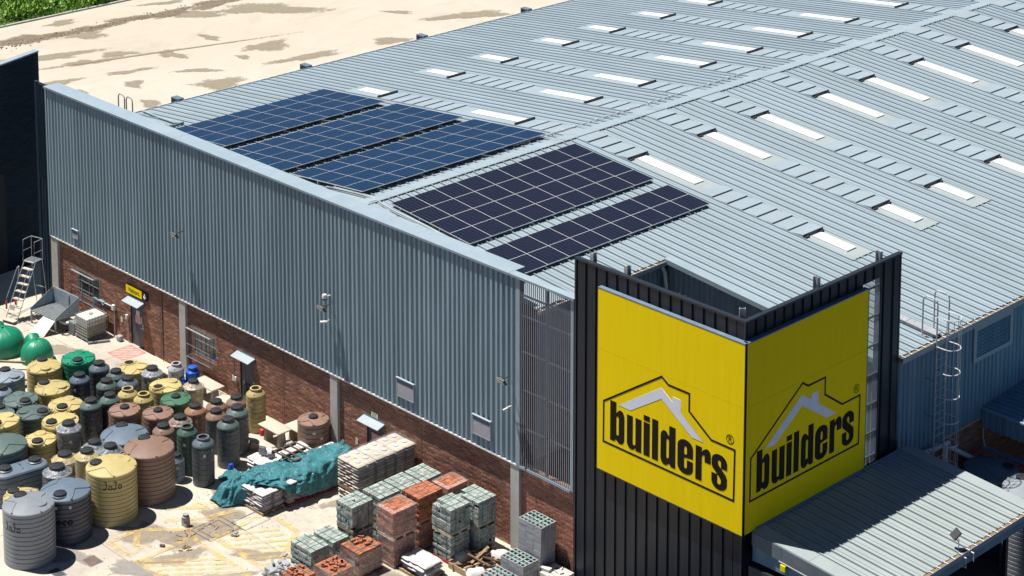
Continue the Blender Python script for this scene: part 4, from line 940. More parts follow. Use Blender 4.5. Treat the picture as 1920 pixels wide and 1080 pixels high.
def flood(label, x, z):
    F = thing('wall_floodlight', label, 'floodlight', (x, .18, z))
    MB().tube([(0, 0, .05), (0, -.35, .05)], .025, 6).obj('arm', 'bolt', F)
    m = Matrix.Translation((0, -.42, -.02)) @ Matrix.Rotation(R(35), 4, 'X'); MB().box(-.2, .2, -.04, .04, -.13, .13, m).obj('lamp_housing', 'bolt', F)
    m = Matrix.Translation((0, -.47, -.06)) @ Matrix.Rotation(R(35), 4, 'X'); MB().box(-.17, .17, -.006, .0, -.10, .10, m).obj('lamp_glass', 'galv', F)
    MB().tube([(-.22, -.42, -.02), (-.24, -.3, .08), (.24, -.3, .08), (.22, -.42, -.02)], .012, 5).obj('yoke', 'bolt', F)
flood('floodlight high on the cladding towards its left end', -32.3, 6.72); flood('floodlight on the cladding beside the slat screen', -11.4, 6.85); flood('dark floodlight under the white camera dome mid wall', -22.0, 6.45)
cmr = thing('dome_camera', 'white dome camera high on the middle of the grey cladding', 'camera', (-21.95, .18, 6.9)); MB().tube([(0, 0, 0), (0, -.25, 0)], .03, 6).obj('bracket', 'white_p', cmr)
MB().lathe([(0.001, .13), (.09, .12), (.11, .05), (.11, -.04)], 16, 0, -.3, False, True).obj('dome_shroud', 'white_p', cmr, smooth=True); MB().lathe([(.12, -.041), (.10, -.10), (.03, -.13)], 16, 0, -.3, False, True).obj('dome_lens', 'bolt', cmr, smooth=True)
def bullet(label, x, z, ang):
    B_ = thing('bullet_camera', label, 'camera', (x, .18, z)); MB().tube([(0, 0, 0), (0, -.14, -.02)], .022, 6).obj('bracket', 'white_p', B_)
    m = Matrix.Translation((0, -.2, -.02)) @ Matrix.Rotation(R(ang), 4, 'Z'); p0 = m @ Vector((-.22, 0, -.04)); p1 = m @ Vector((.12, 0, .03)); MB().tube([p0, p1], .048, 10).obj('camera_body', 'white_p', B_); MB().tube([p0 - (p1 - p0) * .04, p0], .036, 10).obj('lens', 'bolt', B_)
bullet('white bullet camera below the dome camera', -22.05, 5.8, 25); bullet('white bullet camera low beside the slat screen', -11.3, 5.75, 80)
# conduit and small boxes left of the visitors door
cp = thing('wall_conduit', 'white conduit and box on the brick between caged window and visitors door', 'conduit', (-38.2, .34, 0))
MB().tube([(-1.8, 0, 1.30), (0, 0, 1.36)], .022, 6).obj('conduit_run', 'white_p', cp); box('junction_box', -.08, .10, -.12, 0, 1.26, 1.50, 'white_p', cp); MB().tube([(0, -.01, 1.26), (0, -.01, 0)], .025, 6).obj('conduit_drop', 'galv', cp)
cp = thing('wall_conduit', 'short conduit with a white box just left of the visitors door', 'conduit', (-37.1, .34, 0)); box('junction_box', -.07, .07, -.1, 0, 1.16, 1.36, 'white_p', cp); MB().tube([(0.02, -.01, 1.16), (0.02, -.01, 0.05)], .018, 6).obj('conduit_drop', 'galv', cp)
mb_ = thing('meter_box', 'small grey box on the ground against the brick', 'box', (-37.5, .14, 0)); link('box_body', rbox_mesh('box_body', .30, .24, .26, .05, 'grey_p'), mb_, (0, 0, .14))
wp = thing('drain_conduit', 'thin dark pipe down the brick right of the visitors door', 'pipe', (-34.3, .35, 0)); MB().tube([(0, 0, 3.4), (0, 0, .35), (.15, -.1, .0)], .018, 6).obj('pipe_run', 'bolt', wp)
# downpipe marks above the low right brickwork: white efflorescence smudges are left to the brick material

# ------------------------------------------------------------------ IBC tote
ib = thing('ibc_tote', 'white liquid tote in a steel cage on a pallet by the brick wall', 'tote', (-38.85, -.53, 0))
link('tank_body', rbox_mesh('tank_body', .96, 1.05, .93, .06, 'ibc_white'), ib, (0, 0, .64))
link('liquid_level', rbox_mesh('liquid_level', .968, 1.058, .58, .05, 'ibc_dirty'), ib, (0, 0, .47))
for k in range(8):
    z = .17 + k * .135
    mb = MB(); q = [(-.51, -.55), (.51, -.55), (.51, .55), (-.51, .55)]
    for i in range(4): mb.tube([(*q[i], z), (*q[(i + 1) % 4], z)], .010, 4)
    mb.obj('cage_band', 'galv', ib)
for k in range(7):
    for (x, y) in ((-.51 + k * .17, -.55), (-.51 + k * .17, .55)): MB().tube([(x, y, .14), (x, y, 1.14)], .010, 4).obj('cage_bar', 'galv_dark', ib)
    if 0 < k < 7:
        for x in (-.51, .51): MB().tube([(x, -.55 + k * .157, .14), (x, -.55 + k * .157, 1.14)], .010, 4).obj('cage_bar', 'galv_dark', ib)
MB().lathe([(.11, 1.10), (.11, 1.14)], 16, .0, 0, False, True).obj('filler_cap', 'wood', ib)
for x in (-.45, 0, .45): box('pallet_runner', x - .05, x + .05, -.55, .55, .0, .09, 'galv_dark', ib)
box('pallet_deck', -.53, .53, -.57, .57, .09, .13, 'galv_dark', ib)
bf = thing('pipe_stand', 'small pale blue steel stand behind the white tote', 'stand', (-39.5, .1, 0)); MB().tube([(0, 0, 0), (0, 0, 1.5), (.55, 0, 1.5), (.9, -.1, 1.45)], .03, 6).obj('frame_bar', 'blue_pipe', bf)
MB().box(.0, .8, -.08, .08, 1.52, 1.56).obj('frame_top', 'tank_slatelight', bf)
lp = thing('loose_pipe', 'grey pipe lying on the ground in front of the white tote', 'pipe', (0, 0, 0)); MB().tube([(-38.2, -1.15, .06), (-37.75, -.25, .06)], .06, 10).obj('pipe_body', 'galv_dark', lp)
pmp = thing('pump_unit', 'small pump with a silver elbow pipe between hopper and tote', 'pump', (-39.95, -.85, 0)); box('pump_body', -.1, .45, -.2, .3, .1, .55, 'galv_dark', pmp); box('pump_base', -.2, .5, -.28, .35, 0, .08, 'bolt', pmp)
MB().tube([(-.55, -.35, .55), (-.45, -.36, .45), (-.25, -.3, .42), (0, -.1, .45)], .075, 10).obj('elbow_pipe', 'alu', pmp)
MB().tube([(-.2, -.4, .05), (.05, -.62, .05), (.3, -.5, .05), (.25, -.3, .05)], .025, 6).obj('hose', 'bolt', pmp)
# hopper with chute
hp = thing('sorting_hopper', 'steel hopper with a pale chute and mesh floor near the rolling ladder', 'hopper', (-41.2, -1.0, 0))
for (x, y) in ((-.95, -.72), (.85, -.55), (-.95, .5), (.95, .55)): box('leg', x - .035, x + .035, y - .035, y + .035, 0, .62, 'galv', hp)
MB().hexa([(-1.0, -.72, .58), (.88, -.55, .58), (1.02, .58, .60), (-1.05, .58, .60)], [(-1.0, -.72, .62), (.88, -.55, .62), (1.02, .58, .64), (-1.05, .58, .64)]).obj('mesh_floor', 'grate', hp)
fm = MB()
for k in range(18):
    t = k / 17; fm.tube([(-1.0 + t * 1.88, -.72 + t * .17, .635), (-1.05 + t * 2.07, .58, .65)], .010, 3)
for k in range(12):
    t = k / 11; fm.tube([(-1.0 - .05 * t, -.72 + t * 1.3, .64), (.88 + .14 * t, -.55 + t * 1.13, .64)], .010, 3)
fm.obj('floor_mesh_bars', 'galv_dark', hp)
MB().hexa([(-1.05, .58, .64), (1.02, .58, .64), (1.02, .62, .64), (-1.05, .62, .64)], [(-1.15, .62, 1.36), (1.06, .62, 1.44), (1.06, .66, 1.44), (-1.15, .66, 1.36)]).obj('back_sheet', 'sheet_metal', hp)
box('back_rib', .25, .30, .56, .60, .66, 1.38, 'galv', hp)
MB().hexa([(.88, -.56, .62), (.92, -.56, .62), (1.06, .60, .62), (1.02, .60, .62)], [(.89, -.55, .68), (.93, -.55, .68), (1.08, .64, 1.44), (1.04, .64, 1.44)]).obj('side_sheet', 'sheet_metal', hp)
MB().hexa([(-1.04, -.72, .62), (-1.0, -.72, .62), (-1.05, .60, .62), (-1.09, .60, .62)], [(-1.04, -.72, .68), (-1.0, -.72, .68), (-1.13, .64, 1.36), (-1.17, .64, 1.36)]).obj('side_sheet', 'sheet_metal', hp)
MB().tube([(.9, -.56, .70), (1.07, .64, 1.46), (-1.15, .66, 1.38), (-1.02, -.73, .70)], .022, 6).obj('rim_rail', 'galv_pale', hp)
MB().hexa([(.0, -.68, .56), (.9, -.60, .56), (.92, -1.22, .0), (-.02, -1.40, .0)], [(.0, -.66, .60), (.9, -.58, .60), (.92, -1.24, .03), (-.02, -1.42, .03)]).obj('chute_sheet', 'white_p', hp)
MB().tube([(-.95, -.72, .3), (-.2, -.3, .05)], .02, 5).obj('brace', 'galv', hp)
# rolling ladder
rl = thing('rolling_ladder', 'steel rolling warehouse ladder against the dark wall, red tags on the rail', 'ladder', (-42.9, -2.35, 0), rotz=R(15))
n = 8; run, rise = 1.35, 2.55
for k in range(n):
    t = (k + 1) / n; box('tread', -.30, .30, run * t - .10, run * t + .10, rise * t - .02, rise * t + .02, 'slab', rl)
for x in (-.36, .36):
    MB().tube([(x, -.05, .05), (x, run, rise)], .022, 6).obj('stringer', 'galv', rl)
    MB().tube([(x, run + .45, rise), (x, run + .75, .05)], .018, 6).obj('rear_leg', 'galv', rl)
    MB().tube([(x, 0.0, .85), (x, .12, 1.15), (x, run * .62, rise * .5 + 1.05), (x, run * .72, rise * .62 + .8), (x, run * .62, rise * .6)], .016, 6).obj('handrail', 'galv', rl)
    MB().tube([(x, run - .1, rise), (x, run - .05, rise + 1.05), (x, run + .5, rise + 1.05), (x, run + .5, rise)], .016, 6).obj('guard_rail', 'galv', rl)
    MB().tube([(x, run - .08, rise + .5), (x, run + .5, rise + .5)], .012, 5).obj('guard_rail', 'galv', rl)
    MB().tube([(x, -.15, .06), (x, run + .8, .06)], .02, 6).obj('base_rail', 'galv', rl)
    for y in (-.15, run + .75): MB().tube([(x - .03, y, .06), (x + .03, y, .06)], .06, 12).obj('wheel', 'bolt', rl)
MB().tube([(-.36, run + .5, rise + 1.05), (.36, run + .5, rise + 1.05)], .016, 6).obj('guard_rail', 'galv', rl); MB().tube([(-.36, run + .62, 1.1), (.36, run + .62, 1.1)], .016, 6).obj('cross_rail', 'galv', rl)
box('platform', -.36, .36, run - .02, run + .5, rise, rise + .03, 'grate', rl); box('bottom_step', -.36, .36, -.25, .05, .10, .14, 'slab', rl)
box('notice_card', -.16, .12, .08, .10, .55, .82, 'white_p', rl); box('red_tag', -.39, -.34, .02, .10, .55, .95, 'red_p', rl); box('red_tag', -.05, .05, .28, .33, .75, 1.0, 'red_p', rl)

# ------------------------------------------------------------------ tanks
CAMXY = Vector((41.75, -51.1))
def side_profile(r, h, pitch=.17, dep=.022, z0=0.02):
    prof = [(r * .985, 0.0), (r, z0 + .02)]; z = z0 + .10; top = h - .10
    n = max(2, int(round((top - z) / pitch))); p = (top - z) / n
    for k in range(n):
        zz_ = z + k * p
        prof += [(r, zz_), (r, zz_ + p - .045), (r - dep, zz_ + p - .032), (r - dep, zz_ + p - .018), (r, zz_ + p - .006)]
    prof += [(r, top + .02)]; return prof
def lid(parent, x, y, z, r, mat='black_plastic', n=22):
    L = MB().lathe([(r, 0), (r, .06), (r * .93, .085), (r * .35, .105), (.001, .105)], n, 0, 0).mesh('lid', mat, True)
    o = link('lid', L, parent, (x, y, z))
    rb_ = MB()
    for k in range(8):
        t = k * PI / 4; rb_.tube([(r * .4 * math.cos(t), r * .4 * math.sin(t), .103), (r * .9 * math.cos(t), r * .9 * math.sin(t), .090)], .012, 4)
    link('lid_ribs', rb_.mesh('lid_ribs', mat), o); return o
def jojo(parent, r, z, ang, size, word='JoJo', mat='logo_black'):
    mb = MB(); cur = 0
    def stroke(pts, w):
        for (a, b) in zip(pts, pts[1:]):
            a = Vector(a); b = Vector(b); d = (b - a).normalized(); nrm = Vector((-d.y, d.x)) * w / 2; q = [a - nrm - d * w * .25, b - nrm + d * w * .25, b + nrm + d * w * .25, a + nrm - d * w * .25]
            for k in range(1):
                vs = []
                for p in q:
                    t = ang + (p.x) / r; vs.append(((r + .004) * math.cos(t), (r + .004) * math.sin(t), z + p.y))
                mb.add(vs, [(0, 1, 2, 3)])
    tot = {'J': .62, 'o': .58, 'e': .6, 'c': .55}
    L = sum(tot[c_] for c_ in word) * size; cur = -L / 2
    for c_ in word:
        s = size
        if c_ == 'J': stroke([(cur + .12 * s, .95 * s), (cur + .42 * s, 1.0 * s), (cur + .38 * s, .3 * s), (cur + .28 * s, .02 * s), (cur + .10 * s, .0), (cur - .02 * s, .14 * s)], .11 * s)
        elif c_ == 'o': stroke([(cur + (.27 + .2 * math.cos(R(a))) * s, (.25 + .24 * math.sin(R(a))) * s) for a in range(0, 361, 30)], .11 * s if word == 'JoJo' else .2 * s)
        elif c_ == 'c': stroke([(cur + (.27 + .2 * math.cos(R(a))) * s, (.25 + .24 * math.sin(R(a))) * s) for a in range(50, 311, 30)], .2 * s)
        elif c_ == 'e': stroke([(cur + .08 * s, .25 * s), (cur + .46 * s, .25 * s)] + [(cur + (.27 + .2 * math.cos(R(a))) * s, (.25 + .24 * math.sin(R(a))) * s) for a in range(0, 311, 30)], .16 * s)
        cur += tot[c_] * s
    mb.obj('tank_lettering', mat, parent)
def film_shell(parent, r, z0, z1, mat='film', top=True, n=36, rough=.012, seed=0):
    rr_ = random.Random(seed); prof = []; k = 12
    vs = []; fs = []
    for i in range(k + 1):
        z = z0 + (z1 - z0) * i / k
        for j in range(n):
            t = 2 * PI * j / n; q = r + .012 + rr_.uniform(0, rough) + (.012 if i in (0, k) else 0); vs.append((q * math.cos(t), q * math.sin(t), z + rr_.uniform(-.01, .01)))
    for i in range(k):
        for j in range(n): fs.append((i * n + j, i * n + (j + 1) % n, (i + 1) * n + (j + 1) % n, (i + 1) * n + j))
    if top:
        o = len(vs)
        for i, q in enumerate((.86, .62, .42, .02)):
            for j in range(n):
                t = 2 * PI * j / n; vs.append((r * q * math.cos(t), r * q * math.sin(t), z1 + [.04, .13, .20, .21][i] + rr_.uniform(-.02, .035)))
        b = k * n
        for i in range(4):
            a0 = b if i == 0 else o + (i - 1) * n; a1 = o + i * n
            for j in range(n): fs.append((a0 + j, a0 + (j + 1) % n, a1 + (j + 1) % n, a1 + j))
    mb = MB(); mb.add(vs, fs); return mb.obj('stretch_film', mat, parent, smooth=True)
def dome_ridge(mb, r, h, a0, spread, z0, hgt, thick=.035):
    # a curved moulded ridge on the roof of the tank
    pts = []
    for i in range(15):
        t = i / 14; a = R(a0 - spread / 2 + spread * t); q = r * (.96 - .48 * math.sin(PI * t)); zz_ = z0 + hgt * (1 - (q / r) ** 1.6) + .012
        pts.append((q * math.cos(a), q * math.sin(a), zz_))
    mb.tube(pts, thick, 6)
def big_tank(name, label, kind, colr, x, y, r, h, la, da, group, word=None, wrap=None):
    seed = int(abs(x * 100 + y * 10)); T_ = thing(name, label, 'water tank', (x, y, 0), group)
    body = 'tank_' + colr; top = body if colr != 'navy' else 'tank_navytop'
    MB().lathe(side_profile(r, h, .17 if r > .8 else .20), 56).obj('tank_wall', body, T_, smooth=30)
    hg = r * (.20 if kind == 'big' else .16); z0 = h + .02
    prof = [(r, h - .08), (r * 1.005, h - .05), (r * 1.0, h), (r * .975, h + .03)] + [(r * q, z0 + hg * (1 - q ** 1.6)) for q in (.9, .75, .6, .45, .3, .15, .02)]
    cap = MB().lathe(prof, 56).obj('tank_roof', top, T_, smooth=30)
    base = la if la is not None else 140
    for a in ([base + 60, base - 60, base + 180] if kind == 'med' else [base + 70, base - 110] if kind == 'big' else [base + 30, base + 150, base + 270]): mb = MB(); dome_ridge(mb, r, h, a, 75, z0 - .01, hg, .028 * max(1, r)); mb.obj('moulded_ridge', top, T_, smooth=True)
    if kind == 'med2':
        lid(T_, 0, 0, z0 + hg - .02, r * .30)
    else:
        lr = .23 if r < .85 else .25; d_ = r * .60
        lx, ly = d_ * math.cos(R(base)), d_ * math.sin(R(base)); lz = h + .06
        MB().lathe([(lr + .05, -.04), (lr + .045, .05), (lr, .06)], 24, 0, 0).obj('lid_collar', top, T_, smooth=30).location = (lx, ly, lz)
        if 'open' in label and 'hole' in label:
            MB().lathe([(lr + .01, .062), (.01, .062)], 24, 0, 0).obj('tank_opening', 'hole', T_).location = (lx, ly, lz)
            MB().lathe([(lr + .03, .055), (lr + .03, .085), (lr - .03, .085), (lr - .03, .055)], 24, 0, 0).obj('opening_rim', top, T_, smooth=30).location = (lx, ly, lz)
        else: lid(T_, lx, ly, lz + .05, lr)
        if da is not None:
            dx, dy = r * .52 * math.cos(R(da)), r * .52 * math.sin(R(da))
            MB().lathe([(lr * 1.0, -.06), (lr * 1.0, .075), (lr * .94, .09), (.01, .095)], 24, 0, 0).obj('raised_disc', top, T_, smooth=30).location = (dx, dy, h + .05)
    for k in range(5):
        a = R(base + 35 + k * 72); box('lifting_lug', -.035, .035, -.03, .03, 0, .075, body, T_).location = ((r - .05) * math.cos(a), (r - .05) * math.sin(a), h + .0)
    if word:
        a = math.atan2(CAMXY.y - y, CAMXY.x - x) + R(word[1]); jojo(T_, r, h * word[2], a, word[3], word[0], 'logo_black')
    if r > .9:
        a = math.atan2(CAMXY.y - y, CAMXY.x - x) + R(25)
        if colr == 'navy' and h > 1.6:
            for da_ in (-40, -8):
                aa = a + R(da_ - 8); q = box('sticker', -.004, .004, -.045, .045, -.05, .05, 'white_p', T_); q.location = ((r + .003) * math.cos(aa), (r + .003) * math.sin(aa), h * .86); q.rotation_euler = (0, 0, aa)
    if seed % 3 == 0 and r < .9:
        a = math.atan2(CAMXY.y - y, CAMXY.x - x) + R(15 - seed % 40); q = box('sticker', -.004, .004, -.06, .06, -.05, .05, 'white_p', T_); q.location = ((r + .003) * math.cos(a), (r + .003) * math.sin(a), h * .8); q.rotation_euler = (0, 0, a)
    if label.startswith('brown tank standing alone'):
        a = math.atan2(CAMXY.y - y, CAMXY.x - x) + R(30); q = box('sticker', -.004, .004, -.05, .05, -.05, .05, 'white_p', T_); q.location = ((r + .003) * math.cos(a), (r + .003) * math.sin(a), h * .62); q.rotation_euler = (0, 0, a)
    return T_
def slim_tank(name, label, colr, x, y, r, h, group, opening=False, wrap=None, word=None):
    T_ = thing(name, label, 'water tank', (x, y, 0), group); seed = int(abs(x * 100 + y * 10))
    body = 'tank_' + {'navy': 'navy', 'wrap': 'darkgrey', 'wrapslate': 'slate', 'wrapyellow': 'yellow', 'brownwrap': 'brown'}.get(colr, colr)
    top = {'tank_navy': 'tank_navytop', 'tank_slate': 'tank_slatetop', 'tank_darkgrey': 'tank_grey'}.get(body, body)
    if colr in ('greengrey', 'slategreen'): body, top = 'tank_bodygreen', 'tank_greengrey'  # wall darker than shoulder: shade and sky light put into the colours
    if colr == 'brown' and wrap: body = 'tank_darkgrey'
    MB().lathe(side_profile(r, h, .20, .016), 40).obj('tank_wall', body, T_, smooth=30)
    ro = r * .50; hh = .16
    MB().lathe([(r, h - .08), (r, h - .02), (r * .96, h + .015), (ro + .03, h + hh), (ro + .02, h + hh + .05)], 40).obj('tank_shoulder', top, T_, smooth=30)
    if opening:
        MB().lathe([(ro + .035, h + hh + .03), (ro + .035, h + hh + .09), (ro - .03, h + hh + .09), (ro - .03, h + hh - .02)], 28).obj('opening_rim', top, T_, smooth=30); MB().lathe([(ro - .03, h + hh - .0), (.01, h + hh - .0)], 28).obj('tank_opening', 'hole', T_)
    else: lid(T_, 0, 0, h + hh + .03, ro + .03)
    box('moulded_mark', -.01, .01, -.05, .05, -.012, .012, 'bolt', T_).location = (r * .78 * math.cos(R(-45)), r * .78 * math.sin(R(-45)), h + .075)
    if seed % 2 == 0:
        a = math.atan2(CAMXY.y - y, CAMXY.x - x) + R(20 - seed % 50); q = box('sticker', -.004, .004, -.05, .05, -.06, .06, 'cream_p', T_); q.location = ((r + .003) * math.cos(a), (r + .003) * math.sin(a), h * .78); q.rotation_euler = (0, 0, a)
    if wrap == 'side': film_shell(T_, r, .05, h * .92, 'film_thin', False, seed=seed)
    if wrap == 'all': film_shell(T_, r, .05, h, 'film', True, rough=.03, seed=seed)
    if wrap == 'milky': film_shell(T_, r * 1.06, h * .9, h + .01, 'film_milky', True, rough=.05, seed=seed); film_shell(T_, r, .05, h * .9, 'film', False, rough=.02, seed=seed)
    if word: a = math.atan2(CAMXY.y - y, CAMXY.x - x); jojo(T_, r, h * .62, a, .17, word, 'logo_black')
    return T_
G1_, G2_ = 'large round water tanks in the yard', 'slim upright water tanks in the yard'
TANKS = [
 ('T1','big','grey',-23.44,-13.16,.96,2.14,180,27,'light grey ribbed tank nearest the bottom left corner',None),
 ('T2','big','navy',-23.95,-11.25,.96,1.81,-53,None,'dark navy tank between the front grey tank and the large yellow tank',None),
 ('T3','big','yellow',-23.95,-9.19,.98,2.05,-135,78,'large yellow ribbed tank between the navy tank and the big brown tank',None),
 ('T4','big','brown',-24.34,-7.18,1.0,1.98,164,None,'big brown ribbed tank at the front of the group, shadow on bare concrete',None),
 ('T5','big','navy',-26.9,-6.65,.96,1.43,156,None,'wide slate blue domed tank directly behind the big brown tank',None),
 ('T6','med','yellow',-25.83,-12.03,.72,1.1,-162,None,'yellow tank mostly hidden behind the front grey tank',None),
 ('T8','big','greengrey',-29.08,-10.95,.98,1.71,-67,None,'large dark green grey tank cut by the left edge, behind the double lid tank',None),
 ('T9','med','yellow',-28.97,-9.3,.66,1.39,-46,147,'yellow tank beside the large green grey tank at the left edge',None),
 ('T10','med','yellow',-29.55,-7.98,.76,1.54,-84,71,'yellow tank half covered by the grey film wrapped tank',None),
 ('T11','slim','wrap',-28.29,-8.38,.47,1.82,0,None,'slim dark tank fully wrapped in film, standing before a yellow tank','all'),
 ('T12','med','greengrey',-30.99,-8.38,.71,1.54,30,-121,'green grey tank in the second of two, lower left of the yellow tanks',None),
 ('T13','med','yellow',-30.85,-6.92,.73,1.45,-50,127,'yellow tank immediately left of the tall film wrapped green grey tank',None),
 ('T14','med','yellow',-30.61,-10.09,.74,1.88,-58,104,'yellow tank cut by the left edge above the large green grey tank',None),
 ('T15','slim','greengrey',-29.76,-6.38,.46,1.64,0,None,'slim green grey tank with film round its black body, left of the middle brown tanks','side'),
 ('T16','slim','greengrey',-29.74,-5.47,.42,1.59,0,None,'slim green grey tank just behind and right of the film wrapped one',None),
 ('T17','med2','brown',-28.45,-5.59,.66,1.6,145,None,'brown medium tank, left one of two alike with black centre lids',None),
 ('T18','med2','brown',-27.39,-4.66,.65,1.52,143,None,'brown medium tank, right one of two alike with black centre lids',None),
 ('T19','slim','orange',-26.82,-3.2,.45,1.35,0,None,'slim orange brown tank in front of the mid green dome tank',None),
 ('T20','slim','brownwrap',-26.29,-4.33,.47,1.42,0,None,'slim brown tank with film over its shoulder, right of the two brown medium tanks','all'),
 ('T21','slim','brown',-26.14,-5.26,.45,1.41,0,None,'slim brown tank just behind the big brown ribbed tank',None),
 ('T22','slimo','greenmid2',-24.87,-4.98,.42,1.7,0,None,'slim dark green tank with an open top, behind the open slate tank',None),
 ('T23','slimo','slate',-23.64,-5.08,.44,1.71,0,None,'slim slate tank with an open top and shiny film, nearest the teal tarpaulin','side'),
 ('T24','small','slatelight',-24.59,-5.72,.33,.84,0,None,'smallest slate grey tank, low beside the big brown tank',None),
 ('T25','slim','brown',-25.57,-3.05,.43,1.5,0,None,'slim brown tank with film, directly left of the front green grey tall tank','side'),
 ('T26','slim','brown',-26.62,-2.27,.44,1.3,0,None,'slim brown tank behind the filmed brown one, left of the tall pair',None),
 ('T27','slim','brown',-26.6,-1.24,.44,1.16,0,None,'slim brown tank right before the tall open yellow tank',None),
 ('T28','slim','greengrey',-24.84,-2.5,.46,1.73,0,None,'tall green grey tank with film, rear one of the pair by the cement benches','side'),
 ('T29','slim','slategreen',-24.21,-3.43,.46,1.73,0,None,'tall green grey tank with film, front one of the pair by the cement benches','side'),
 ('T30','slimo','yellow',-25.89,-.75,.41,1.62,0,None,'tall slim yellow tank with an open top against the brick wall',None),
 ('T31','med2','brown',-22.5,-.36,.66,1.49,142,None,'brown tank standing alone against the brick wall beside a column',None),
 ('T32','med2','greenmid',-27.98,-3.35,.65,1.5,143,None,'mid green dome tank behind the two brown medium tanks',None),
 ('T33','med','yellow',-29.53,-2.81,.7,1.4,-81,93,'yellow tank with an open lid hole, beside the plastic covered tank',None),
 ('T34','slimo','yellow',-29.32,-4.07,.42,1.3,0,None,'slim yellow tank with an open top, the front one of two',None),
 ('T35','slimo','yellow',-30.26,-4.24,.42,1.27,0,None,'slim yellow tank with an open top, the rear one of two',None),
 ('T36','slimo','white',-31.57,-.84,.36,.9,0,None,'small pale tank with an open top beside the bright blue drums',None),
 ('T39','slim','darkgrey',-31.17,-2.37,.45,1.32,0,None,'slim dark grey tank with torn film and a yellow spot','all'),
 ('T40','med','yellow',-32.31,-2.55,.67,1.2,175,28,'rearmost yellow tank with an open lid hole, near the red hatching',None),
 ('T41','slim','wrapyellow',-29.05,-1.7,.39,1.2,0,None,'slim yellow tank under a milky plastic cover near the wall','milky'),
 ('T42','med','green',-34.01,-4.28,.74,1.65,-36,144,'bright green water tank with a black lid, rear of the group',None),
 ('T43','slim','slate',-32.75,-4.03,.45,1.56,0,None,'slim slate tank directly right of the bright green tank',None),
 ('T44','slim','navy',-32.46,-5.21,.44,1.5,0,None,'slim navy tank in front of the bright green tank',None),
 ('T45','slim','greengrey',-31.9,-3.74,.43,1.38,0,None,'slim green grey tank between a slate tank and the rear yellow tank',None),
 ('T46','slim','greengrey',-31.16,-4.69,.45,1.5,0,None,'slim green grey tank right of the slim navy tank',None),
 ('T47','slim','navy',-31.0,-3.74,.45,1.35,0,None,'slim navy tank in front of the rearmost yellow tank',None),
 ('T50','med','yellow',-34.43,-5.74,.75,1.6,158,-22,'yellow tank next to the green domed vessels, left of the bright green tank',None),
 ('T51','med','yellow',-32.38,-6.6,.75,1.59,-163,37,'yellow tank in front of the slim navy tank, black lid to its left',None),
 ('T53','med','slatelight',-34.67,-7.38,.71,1.6,165,13,'light slate tank near the left edge beside pale boards',None),
 ('T54','slim','slatelight',-33.72,-8.26,.45,1.5,0,None,'slim light slate tank cut by the left edge',None),
 ('T55','med','greengrey',-32.44,-8.1,.73,1.52,-6,162,'green grey tank, rear one of two, lid towards the right',None),
 ('T56','med','greengrey',-31.94,-9.46,.69,1.49,140,None,'green grey tank cut by the left edge behind a yellow tank',None),
 ('T60','slim','wrapslate',-26.87,-8.08,.45,1.42,0,None,'slim slate tank in loose film behind the large yellow tank, left of its twin','all'),
 ('T61','slim','wrapslate',-25.59,-8.16,.46,1.73,0,None,'slim slate tank in film right behind the large yellow tank','all'),
 ('T62','slim','wrapyellow',-26.28,-8.81,.47,1.5,0,None,'slim yellow tank in film left of the large yellow tank','all'),
 ('T63','slim','wrapyellow',-27.19,-9.27,.51,1.2,0,None,'slim cream yellow tank in crumpled film, upper left of the filmed pair','all'),
 ('T64','slim','wrapslate',-26.3,-10.17,.55,1.3,0,None,'slim slate tank in crumpled film just behind the dark navy tank','all'),
]
MT['tank_slategreen'] = tank_mat('slate green tank plastic', (.085, .13, .135)); MT['tank_greenmid2'] = tank_mat('dark green tank plastic', (.05, .10, .08))
for (tid, kind, c_, x, y, r, h, la, da, lab, wr) in TANKS:
    if kind in ('big', 'med', 'med2'):
        wd = {'T1': ('JoJo', -40, .70, .30), 'T2': ('eco', -4, .48, .36), 'T3': ('JoJo', 2, .76, .31)}.get(tid)
        big_tank('water_tank', lab, kind, c_, x, y, r, h, la, da, G1_, wd)
    else:
        slim_tank('slim_water_tank', lab, c_, x, y, r, h, G2_, kind == 'slimo', wr, 'JoJo' if tid == 'T36' else None)
# double lid tank (oblong)
sl = thing('oblong_water_tank', 'oblong slate blue tank with two black lids at the left edge', 'water tank', (-27.6, -11.05, 0), G1_)
def stadium(r, L, n=14): return [(r * math.cos(R(a)), L + r * math.sin(R(a))) for a in [i * 180 / n for i in range(n + 1)]] + [(r * math.cos(R(a)), -L + r * math.sin(R(a))) for a in [180 + i * 180 / n for i in range(n + 1)]]
def loft(secs):
    mb = MB(); n = len(secs[0][0])
    vs = []; fs = []
    for poly, z in secs: vs += [(a, b, z) for a, b in poly]
    for i in range(len(secs) - 1):
        for k in range(n): fs.append((i * n + k, i * n + (k + 1) % n, (i + 1) * n + (k + 1) % n, (i + 1) * n + k))
    fs.append(tuple((len(secs) - 1) * n + k for k in range(n))); mb.add(vs, fs); return mb
L_ = .62; se = []
for k in range(6):
    z = .05 + k * .20; se += [(stadium(.50, L_), z), (stadium(.50, L_), z + .15), (stadium(.48, L_), z + .165), (stadium(.48, L_), z + .185)]
se += [(stadium(.50, L_), 1.26), (stadium(.46, L_), 1.32), (stadium(.30, L_), 1.38)]
loft(se).obj('tank_body', 'tank_navytop', sl, smooth=30)
for s in (-1, 1):
    q = MB().lathe([(.30, 0), (.29, .08), (.25, .10)], 24, 0, 0).obj('lid_collar', 'tank_navytop', sl, smooth=30); q.location = (0, s * .62, 1.35); lid(sl, 0, s * .62, 1.44, .25)
MB().tube([(-.3, 0, 1.38), (0, .05, 1.42), (.3, 0, 1.38)], .03, 6).obj('moulded_ridge', 'tank_navytop', sl)
sl.rotation_euler = (0, 0, R(-8))
